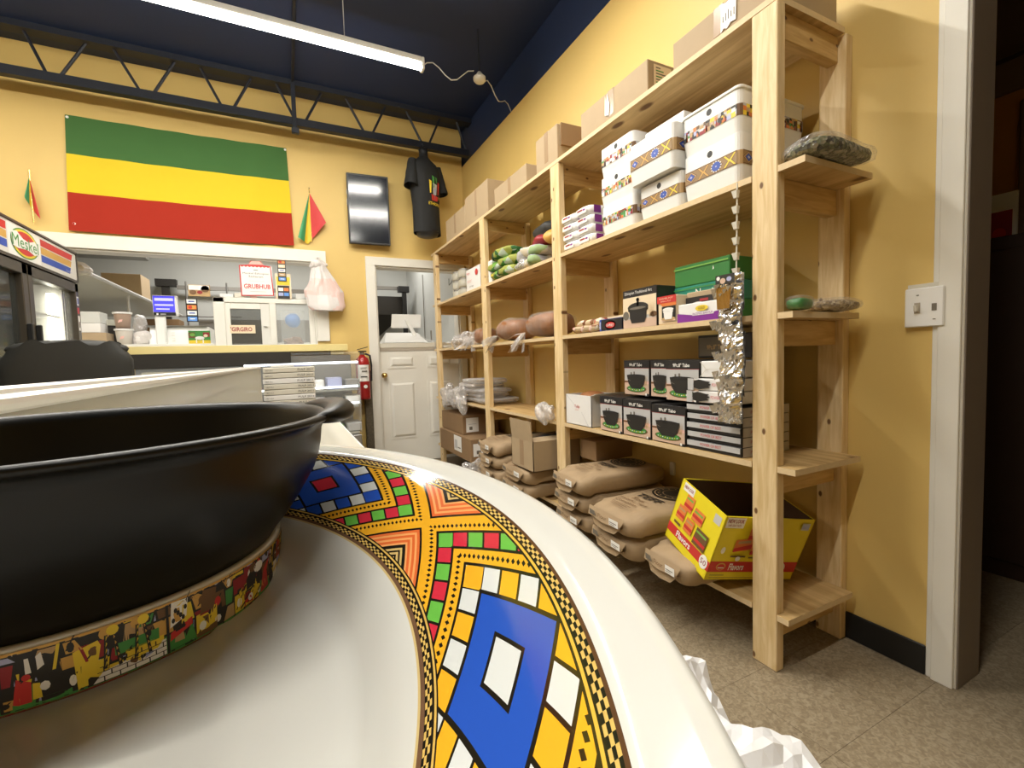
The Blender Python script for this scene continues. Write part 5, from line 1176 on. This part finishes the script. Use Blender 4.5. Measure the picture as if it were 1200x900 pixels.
d.poly('ink_white', [(.545, .055), (.60, .05), (.70, .06), (.78, .045), (.835, .06), (.835, .10), (.79, .125), (.72, .105), (.66, .112), (.60, .14), (.54, .13)]).up().text('ink_green', 'Meskel', .545, .828, .058, .122).text('ink_lavender', 'Zewditu', 1.19, 1.28, .034, .048)
t.dec('printed_sign', d, label='white panel with red, gold and blue stripes and an oval logo')
d = Dec((fx, fy1-.045, 1.36), (0, 1, 0), (0, 0, 1)).rect('ink_white', 0, .03, .17, .23).rect('ink_white', 0, .03, 0, .10).rect('ink_red', 0, .03, .115, .155).up().rect('ink_blue', .006, .024, .18, .22).rect('ink_grey', .006, .024, .02, .06); t.dec('door_stickers', d)
simple('lime_bottle', 'small bright lime green bottle behind the left fridge door', 'bottle', MB().lathe([(0, 1.452), (.03, 1.452), (.03, 1.56), (.012, 1.60), (.012, 1.62), (0, 1.62)], 14, 'ink_lime', (-1.42, 3.24, 0)), (-1.42, 3.24, 1.45), smooth=True)
bpy.data.objects['lime_bottle'].location = (-1.42, 3.24, 1.13)

# black padded chair in front of the fridge
t = T('padded_chair', 'black padded chair, its back showing above the glass case', 'chair', (-.92, 2.95, 0))
def cb(a, b):
    g = -2*PI*a; x = math.copysign(abs(math.cos(g))**.7, math.cos(g)); y = math.copysign(abs(math.sin(g))**.7, math.sin(g)); z = .62+.585*b
    w = .25*(1-.25*max(0, b-.9)**.5*2.2); top = .018*math.sin(x*9)*b
    return (-.945+w*x, 2.95+.055*y*(1-.3*max(0, b-.85)), z+top+(.02*(1-x*x) if b > .9 else 0))
t.part('backrest', MB().grid(cb, 36, 22, 'chair_black').ball((-.945, 2.95, 1.19), (.235, .042, .045), 'chair_black', 24, 10, .05, 3, 9), smooth=True)
t.part('seat', MB().ball((-.94, 2.70, .47), (.26, .26, .06), 'chair_black', 20, 10, 0, 0, 9, .6), smooth=True)
t.part('stem', MB().tube([(-.94, 2.75, .08), (-.94, 2.75, .42)], .03, 'black_plastic', 10)); t.part('back_bar', MB().tube([(-.94, 2.78, .42), (-.94, 3.0, .45), (-.94, 3.0, .75)], .02, 'black_plastic', 8))
for k in range(5): g = 2*PI*k/5; t.part('leg', MB().tube([(-.94, 2.75, .09), (-.94+.28*math.cos(g), 2.75+.28*math.sin(g), .03)], [.028, .02], 'black_plastic', 8))

# ================================================================== FAR DELI CASE
t = T('deli_case', 'glass-fronted deli case with light strips below the serving ledge', 'case', (-.3, 4.2, 0)); X0, X1 = -1.05, .545
t.part('base', MB().box(X0, X1, 3.98, 4.52, 0, .48, 'dull_steel'), bevel=.006)
t.part('back', MB().box(X0, X1, 4.49, 4.53, .48, 1.16, 'dull_steel'))
t.part('top_panel', MB().box(X0, .04, 3.95, 3.965, 1.085, 1.185, 'dark_band').box(X0, .04, 3.965, 4.50, 1.172, 1.185, 'dull_steel'), label='dark flat panel along the top')
t.part('top_glass', MB().box(.045, X1, 3.95, 4.50, 1.165, 1.175, 'glass'))
def gl(a, b): s = math.sin(b*PI/2); return (X0+(X1-X0)*a, 3.95-.10*math.sin(b*PI)*.5+.02*b, 1.08-(1.08-.52)*b)
t.part('curved_glass', MB().grid(gl, 2, 12, 'glass'), smooth=True)
t.part('end_glass', MB().box(X1-.006, X1, 3.96, 4.49, .50, 1.165, 'glass'))
for z, y in ((1.085, 3.955), (.885, 4.0), (.745, 4.0)): t.part('light_strip', MB().tube([(-.28, y, z), (X1-.01, y, z+.004)], .0085, 'led_glow', 8))
for z in (.865, .725, .50): t.part('shelf', MB().box(X0+.02, X1-.01, 4.02, 4.48, z-.012, z, 'frost'))
rng = random.Random(11)
FN = ['silver', 'white', 'blue', 'grey', 'green', 'pale']
pl = [(.02+.14*k, z) for z in (.867, .727, .502) for k in range(4)]
for i, (x, z) in enumerate(pl):
    lv = {0.867: 'top', .727: 'middle', .502: 'bottom'}[z]; od = ['leftmost', 'second', 'third', 'rightmost'][i % 4]
    mm = ['ink_silver', 'ink_white', 'ink_lavender', 'dull_steel', 'ink_green', 'ink_silver'][i % 6]
    solo('deli_tub', '%s tub, %s on the %s level of the far deli case' % (FN[i % 6], od, lv), 'tub', MB().prism(rrect(x, x+.12, 4.06, 4.30, .02), z+.001, z+rng.uniform(.06, .10), mm), (x+.06, 4.18, z), 'tubs in the far deli case', bevel=.006)

# ================================================================== GLASS CASE BESIDE THE COUNTER + WHITE BOX STACK
t = T('glass_case', 'long glass-sided display case with bright metal edges behind the black pot', 'case', (-.5, 1.45, 0)); gx = -.118; g0, g1 = .287, 2.66
t.part('base', MB().box(-.60, gx-.01, g0, g1, 0, .88, 'fridge_white'), bevel=.004)
t.part('side_glass', MB().box(gx-.006, gx, g0, g1, .885, 1.066, 'frost')); t.part('far_glass', MB().box(-.60, gx, g1-.006, g1, .885, 1.066, 'frost')); t.part('near_glass', MB().box(-.60, gx, g0, g0+.006, .885, 1.066, 'glass'))
t.part('edge_rail', MB().tube([(gx, .21, 1.066), (gx, g1, 1.072)], .0045, 'satin', 10)); t.part('edge_rail', MB().tube([(gx-.016, .21, 1.0695), (gx-.016, g1, 1.0755)], .004, 'satin', 10)); t.part('rail_strip', MB().box(gx-.016, gx, .21, g1, 1.0655, 1.0675, 'wire_white')); t.part('edge_rail', MB().tube([(gx-.006, g0, 1.060), (gx-.006, g1, 1.064)], .003, 'steel', 8))
t.part('corner_post', MB().box(gx-.012, gx+.002, g1-.012, g1+.002, .88, 1.066, 'cream_card'))
t.part('inner_wall', MB().box(-.42, -.40, g0+.02, g1-.02, .88, 1.05, 'case_panel')); t.part('deck', MB().box(-.59, gx-.012, g0+.01, g1-.01, .88, .89, 'steel'))
vt = MB().box(-.30, -.20, .95, 2.3, .99, 1.0, 'steel'); t.part('vent_ledge', vt)
for k in range(8): t.part('vent_slot', MB().box(-.215, -.199, 1.15+.12*k, 1.20+.12*k, .992, .998, 'ink_black'))
ztop = 1.0785; z = .872
solo('box_stand', 'plain white pedestal under the stack of white menu boxes', 'stand', MB().box(-.11, .13, 2.72, 3.02, 0, .805, 'fridge_white'), (0, 2.87, 0), bevel=.004)
for i in range(9):
    z0 = .806+.0295*i; sl = R(.6*((i*7) % 3-1))
    t = T('menu_box', 'flat white box with black lettering, %s of nine in the stack behind the glass case' % ['lowest', 'second', 'third', 'fourth', 'fifth', 'sixth', 'seventh', 'eighth', 'topmost'][i], 'box', (.015, 2.86, z0), 'flat white boxes stacked behind the glass case'); t.loc = (0, 0, 0); t.o.rotation_euler = (0, 0, sl)
    t.part('body', MB().box(-.125, .125, -.14, .14, 0, .0265, 'cream_card' if i % 3 else 'white_card'), bevel=.002)
    d = Dec((-.125, -.1425, .0), SU, SV).text('ink_black', 'PULP 2011', .165, .24, .009, .019).text('ink_black', '1807-DU', .01, .045, .008, .015); t.dec('side_print', d)
simple('white_folder', 'white and blue folder lying on the stack of white boxes', 'folder', MB().box(-.07, .04, 2.73, 2.95, 1.072, 1.082, 'white_plastic').box(.04, .125, 2.73, 2.95, 1.072, 1.080, 'ink_lavender'), (0, 2.84, 1.072))

# pallet and small things at the foot of the door
t = T('wood_pallet', 'small pale wooden pallet on the floor by the deli case', 'pallet', (.60, 4.25, 0))
for k in range(3): t.part('slat', MB().box(.555, .72, 4.10+.13*k, 4.19+.13*k, .16, .18, 'pine_across'), bevel=.002)
for x in (.56, .68): t.part('runner', MB().box(x, x+.035, 4.10, 4.45, 0, .16, 'pine_up'))

# ================================================================== RIGHT WALL PLATE, HALL
t = T('light_switch', 'white double light switch plate overlapping the white door casing', 'switch', (XR-.01, .725, 1.14))
t.part('box', MB().box(XR-.012, XR, .685, .765, 1.15, 1.275, 'cream_card')); t.part('plate', MB().box(XR-.020, XR-.012, .671, .770, 1.139, 1.262, 'white_plastic'), bevel=.003)
t.part('toggle', MB().obox((XR-.034, .732, 1.188), (.016, 0, 0), (0, .009, 0), (-.003, 0, .02), 'cream_card'), bevel=.0015); t.part('toggle_slot', MB().box(XR-.0215, XR-.0195, .729, .744, 1.182, 1.216, 'grey_card'))
t.part('blank_slot', MB().box(XR-.0215, XR-.0195, .688, .700, 1.188, 1.210, 'ink_grey')); t.part('screw', MB().box(XR-.0215, XR-.0195, .733, .739, 1.238, 1.241, 'ink_grey').box(XR-.0215, XR-.0195, .690, .697, 1.160, 1.163, 'ink_grey'))
t = T('door_2', 'x', 'x', (3.26, .4, 0)); del t.o['label']; del t.o['category']; t.o['kind'] = 'structure'
t.part('leaf', MB().box(3.25, 3.29, .1, 1.06, 0, 2.30, 'orange_wood')); 
for a, b in ((.16, .94), ): t.part('panel', MB().box(3.24, 3.25, a, b, 1.25, 2.15, 'orange_wood'), bevel=.006)
t.part('casing', MB().box(3.22, 3.30, 1.06, 1.12, 0, 2.30, 'brown_wall').box(3.22, 3.30, -.5, 1.12, 2.30, 2.46, 'brown_wall').box(3.215, 3.22, -.5, 1.12, 2.44, 2.47, 'dark_brown').box(3.22, 3.30, .86, .925, 0, 2.24, 'brown_wall'), bevel=.004)
t = T('dark_cabinet', 'dark brown cabinet in the dim hall at the right edge', 'cabinet', (2.9, .4, 0)); t.part('body', MB().box(2.92, 3.2, -.4, .98, 0, 1.56, 'dark_brown'), bevel=.006); t.part('door', MB().box(2.905, 2.92, -.36, .28, .08, 1.50, 'dark_brown'), bevel=.005); t.part('door', MB().box(2.905, 2.92, .30, .94, .08, 1.50, 'dark_brown'), bevel=.005)
t = T('framed_notice', 'small red notice in a white frame above the dark cabinet', 'notice', (3.2, .95, 1.62)); t.part('frame', MB().box(3.185, 3.20, .915, 1.02, 1.565, 1.81, 'fridge_white')); d = Dec((3.184, 1.02, 1.565), FU, FV).rect('ink_darkred', 0, .09, 0, .16).up().ell('ink_red', .045, .05, .025, .03); t.dec('printed_face', d)

# ================================================================== FRONT COUNTER, PLATE, POT
t = T('front_counter', 'white-railed glass counter that the patterned plate stands on', 'counter', (-.3, .1, 0))
t.part('top', MB().prism([(-.80, -.55), (.063, -.55), (.063, .76), (-.10, .76), (-.10, .284), (-.80, .284)], .985, 1.0, 'frost'), bevel=.002)
t.part('edge_rail', MB().box(.045, .066, -.55, .77, .972, .999, 'white_plastic'), bevel=.003); t.part('edge_rail', MB().box(-.10, .066, .755, .775, .972, .999, 'white_plastic'), bevel=.003)
t.part('side_glass', MB().box(.055, .060, -.55, .76, .35, .975, 'glass')); t.part('base', MB().box(-.80, .05, -.55, .28, 0, .35, 'fridge_white').box(-.10, .05, .28, .76, 0, .35, 'fridge_white')); t.part('inner_shelf', MB().box(-.78, .05, -.5, .28, .70, .71, 'frost'))
PCX, PCY, CZ = -.1151, .1092, 1.08
prof = [(0, -.0730), (.085, -.0730), (.098, -.0726), (.1015, -.0712), (.105, -.0716), (.112, -.0714), (.1195, -.0708), (.1225, -.0694), (.1245, -.0690), (.1270, -.0668), (.131, -.0622), (.1355, -.0575), (.1388, -.0551), (.1425, -.0523), (.150, -.0468), (.158, -.0410), (.1616, -.0383), (.1626, -.0377), (.1634, -.0374), (.1650, -.0371), (.1680, -.0365), (.1702, -.0361), (.1712, -.0364), (.1716, -.0374), (.1710, -.0386), (.167, -.0405), (.158, -.0465), (.145, -.0560), (.128, -.0700), (.114, -.0775), (.106, -.0798), (.098, -.0798), (.095, -.0775), (0, -.0775)]
pm = MB().lathe(prof, 200, 'plate_glaze', (PCX, PCY, CZ))
pl_o = solo('patterned_plate', 'large white plate with a bright geometric patterned band on the counter', 'plate', pm, (PCX, PCY, CZ-.0800), smooth=True)
# stand ring with painted band
QX, QY = -.0582, .1837
st = T('pot_stand', 'round ceramic stand with a painted band of figures and towers on the plate', 'stand', (QX, QY, CZ-.073))
rp = [(.0470, -.0728), (.0512, -.0728), (.0526, -.0715), (.0530, -.0650), (.0534, -.0585), (.0530, -.0577), (.0515, -.0576), (.0500, -.0582), (.0488, -.0600), (.0480, -.070), (.0470, -.0728)]
st.part('ring', MB().lathe(rp, 96, 'stand_white', (QX, QY, CZ)), smooth=True)
def rf(u, v, l):
    g = R(-115+u); r = .0528+.0006*v+.00025+l*.25; return Vector((QX+r*math.cos(g), QY+r*math.sin(g), CZ-.0720+.0136*v))
d = Dec((0, 0, 0), FU, FV, .0002, rf); d.k = 1; rng = random.Random(4)
def rpoly(m_, pts):                                   # split long edges so the print follows the curve
    q = []
    for i in range(len(pts)):
        a, b = Vector(pts[i]), Vector(pts[(i+1) % len(pts)]); n = max(1, int(abs(a.x-b.x)/2.5))
        q += [tuple(a.lerp(b, k/n)) for k in range(n)]
    d.poly(m_, q)
def strip(m_, a, b, v0, v1):
    x = a
    while x < b: d.poly(m_, [(x, v0), (min(b, x+2), v0), (min(b, x+2), v1), (x, v1)]); x += 2
strip('ink_lavender', 0, 175, .0, 1.0); d.up(); strip('ink_green', 0, 175, 0, .07); strip('ink_darkred', 0, 175, 0, .035); strip('ink_gold', 0, 175, .95, 1.0)
x_ = 0
while x_ < 174:
    w_ = rng.uniform(2.2, 5.5); v_ = .06
    while v_ < .94:
        hh = rng.uniform(.16, .42); t_ = min(.95, v_+hh); m_ = rng.choice(['ink_yellow', 'ink_yellow', 'ink_green', 'ink_black', 'ink_brown', 'ink_gold', 'ink_darkred', 'ink_lavender', 'ink_black', 'ink_black', 'ink_tan'])
        j = [rng.uniform(-.8, .8) for _ in range(4)]
        d.k = 2.2; rpoly('ink_black', [(x_-.3+j[0], v_-.015), (x_+w_+.3+j[1], v_-.015), (x_+w_+.3+j[2], t_+.015), (x_-.3+j[3], t_+.015)])
        d.k = 2.6; rpoly(m_, [(x_+.2+j[0], v_+.02), (x_+w_-.2+j[1], v_+.02), (x_+w_-.2+j[2], t_-.02), (x_+.2+j[3], t_-.02)])
        if rng.random() < .5:
            d.k = 2.9; d.ell(rng.choice(['ink_black', 'ink_white', 'ink_brown', 'ink_red']), x_+w_/2, (v_+t_)/2, w_*.22, hh*.24, 9); d.k = 2.95; rpoly('ink_black', [(x_+w_*.2, v_+hh*.2), (x_+w_*.3, v_+hh*.2), (x_+w_*.8, v_+hh*.8), (x_+w_*.7, v_+hh*.8)])
        v_ = t_
    x_ += w_
def scene_block(a):
    d.k = 3; K = 'ink_black'
    # rider and field
    rpoly('ink_yellow', [(a, .10), (a+9, .10), (a+8, .45), (a+4, .62), (a, .5)]); rpoly('ink_green', [(a+9, .08), (a+17, .08), (a+15, .35), (a+10, .4)]); rpoly('ink_red', [(a+2, .1), (a+6, .1), (a+5, .26), (a+2, .22)]); d.up()
    rpoly('ink_black', [(a+3, .42), (a+7, .45), (a+8, .70), (a+5, .80), (a+3, .66)]); d.ell('ink_brown', a+6, .84, 1.6, .10, 10); d.ell('ink_yellow', a+8.5, .3, 1.4, .09, 10)
    rpoly('ink_red', [(a+10, .12), (a+15, .15), (a+14, .55), (a+16, .8), (a+12, .62), (a+11, .4)]); d.ell('ink_orange', a+12, .3, 1.2, .08, 8); d.ell('ink_white', a+9, .78, 2.4, .12, 10); d.up()
    for k in range(5): rpoly(K, [(a+2*k+.3, .1+.12*(k % 3)), (a+2*k+2.2, .18+.12*(k % 3)), (a+2*k+2.1, .22+.12*(k % 3)), (a+2*k+.2, .14+.12*(k % 3))])
    # robed figures
    b = a+19; d.k = 3
    strip('ink_black', b-1.2, b-.7, .05, .97); strip('ink_black', b+9, b+9.6, .05, .97)
    rpoly('ink_yellow', [(b, .72), (b+4, .78), (b+3, .98), (b, .98)]); rpoly('ink_green', [(b, .06), (b+9, .06), (b+9, .25), (b, .22)]); d.up()
    for (x, m1, m2) in ((b+2.2, 'ink_white', 'ink_black'), (b+6.0, 'ink_lavender', 'ink_red')):
        rpoly(m1, [(x-2.4, .12), (x+2.2, .12), (x+1.6, .60), (x-1.4, .60)]); d.up(); rpoly(m2, [(x-2.5, .55), (x+1.8, .55), (x+1.6, .93), (x-1.0, .97), (x-2.4, .8)]); d.up(); d.ell('ink_brown', x, .70, 1.3, .12, 10); rpoly('ink_yellow', [(x-1.8, .30), (x+1.6, .40), (x+1.5, .47), (x-1.8, .36)]); d.up(); d.ell('ink_white', x-.3, .73, .3, .03, 6); d.ell('ink_white', x+.4, .73, .3, .03, 6); d.k -= 3
    # coffee woman
    c = b+11; d.k = 3
    rpoly('ink_red', [(c, .12), (c+3.2, .12), (c+3.4, .45), (c+1, .55)]); rpoly('ink_yellow', [(c+3.4, .15), (c+5, .15), (c+4.8, .40), (c+3.6, .42)]); rpoly('ink_black', [(c+1.5, .5), (c+8, .5), (c+9, .95), (c+2, .95)]); rpoly('ink_green', [(c, .06), (c+10, .06), (c+10, .15), (c, .15)]); d.up()
    rpoly('ink_white', [(c+2.6, .6), (c+3.6, .6), (c+3.3, .85), (c+2.6, .85)]); rpoly('ink_white', [(c+4.6, .62), (c+5.8, .68), (c+5.4, .9), (c+4.5, .85)]); d.ell('ink_white', c+5.6, .33, .9, .08, 8); rpoly('ink_yellow', [(c+7, .55), (c+7.6, .55), (c+8.6, .95), (c+8, .95)])
    # towers and stone wall
    e = c+11; d.k = 3
    rpoly('ink_yellow', [(e, .05), (e+3.5, .30), (e+4.5, .70), (e+4, .80), (e-.5, .72)]); strip('ink_green', e+7, e+16, .42, .62); strip('ink_yellow', e+9, e+17, .25, .45); d.up()
    rpoly('ink_white', [(e+2.5, .05), (e+17.5, .05), (e+17.5, .36), (e+13, .33), (e+8, .26), (e+4.5, .22)]); d.up()
    for r_ in range(4):
        strip('ink_black', e+2.5+r_*.5, e+17.5, .05+.085*r_, .062+.085*r_)
        for k in range(5): strip('ink_black', e+4.6+3*k+1.4*(r_ % 2), e+4.85+3*k+1.4*(r_ % 2), .05+.085*r_, .135+.085*r_)
    for x in (e+6.2, e+12.2):
        rpoly('ink_black', [(x-1.5, .26), (x-.8, .26), (x-.4, .84), (x-1.0, .84)]); rpoly('ink_black', [(x+1.4, .24), (x+2.1, .24), (x+1.0, .86), (x+.4, .86)]); d.ell('ink_gold', x-.9, .88, 1.1, .10, 10); d.up(); d.ell('ink_yellow', x+.6, .90, 1.2, .09, 10)
        for k in range(5): rpoly('ink_yellow', [(x-1.2+.1*k, .30+.11*k), (x-.7+.06*k, .36+.11*k), (x-.9+.06*k, .39+.11*k)]); rpoly('ink_gold', [(x+1.5-.2*k, .30+.11*k), (x+1.9-.22*k, .33+.11*k), (x+1.5-.2*k, .37+.11*k)])
    strip('ink_black', e+17.6, e+18.2, .05, .97)
    # lion and flag field
    g = e+19; d.k = 3
    rpoly('ink_red', [(g-.6, .25), (g+5, .40), (g+5, .55), (g-.4, .40)]); rpoly('ink_green', [(g-.6, .08), (g+6, .08), (g+5, .40), (g-.6, .24)]); rpoly('ink_white', [(g-.5, .5), (g+3.5, .62), (g+4, .95), (g, .97)]); rpoly('ink_yellow', [(g+6, .08), (g+12, .08), (g+12, .55), (g+6, .5)]); d.up()
    for k in range(6): d.ell('ink_black', g+.3+.6*k, .62+.12*((k*3) % 4)/2, .42, .05, 8)
    rpoly('ink_brown', [(g+6, .06), (g+12, .06), (g+12, .20), (g+6, .14)]); rpoly('ink_brown', [(g+7, .5), (g+11, .5), (g+12, .9), (g+8, .95)])
scene_block(-2); scene_block(78)
st.dec('painted_band', d, label='band of painted riders, robed figures, towers and stone walls')
# pot
pp = [(0, -.0612), (.0440, -.0612), (.0462, -.0605), (.0476, -.0592), (.0495, -.0584), (.0516, -.0573), (.0535, -.0545), (.0572, -.0500), (.0607, -.0450), (.0636, -.0400), (.0660, -.0360), (.0676, -.0315), (.0685, -.0270), (.0690, -.0225), (.0697, -.0200), (.0712, -.0190), (.0730, -.0186), (.0738, -.0178), (.0736, -.0168), (.0722, -.0163), (.0700, -.0166), (.0682, -.0174), (.0674, -.0205), (.0655, -.0320), (.0610, -.0410), (.0550, -.0490), (.048, -.0540), (.040, -.0555), (0, -.0555)]
pt = T('clay_pot', 'large matte black clay pot with a flared rim and side lug on the painted stand', 'pot', (QX, QY, CZ-.0612))
pt.part('bowl', MB().lathe(pp, 128, 'pot_black', (QX, QY, CZ)), smooth=True)
def lug(az):
    def f(a, b):
        g = az+R(24)*(2*a-1); e = max(0, 1-(2*a-1)**2)**.55; c_ = 2*PI*b
        rr = .0700+.0110*e*(.5+.5*math.cos(c_)); h = -.0178+(.0003+.0036*e)*math.sin(c_)+.0008*e
        return (QX+rr*math.cos(g), QY+rr*math.sin(g), CZ+h)
    pt.part('lug_handle', MB().grid(f, 24, 14, 'pot_black'), smooth=True)
lug(R(2)); lug(R(182))
# plastic sheet under the plate edge
def sh(a, b):
    e = .094-.004*math.sin(a*9)-.006*(1-a)+(.006 if a > .9 else 0)*0
    x = .030+(e-.030)*b; y = -.04+.138*a-.010*b
    c1 = noise.noise(Vector((a*11, b*5, 2))); c2 = 1-abs(noise.noise(Vector((a*17+4, b*9, 7))))*2
    return (x+.003*c1*b, y, 1.0018-.016*max(0, b-.5)+(.0035*max(0, c1)+.0028*max(0, c2)+.004*max(0, math.sin(a*13+b*2))**3)*min(1, b*1.5))
solo('plastic_sheet', 'crinkled milky plastic bag sticking out under the right edge of the plate', 'plastic', MB().grid(sh, 64, 26, 'milky'), (.06, .1, .99), smooth=False)
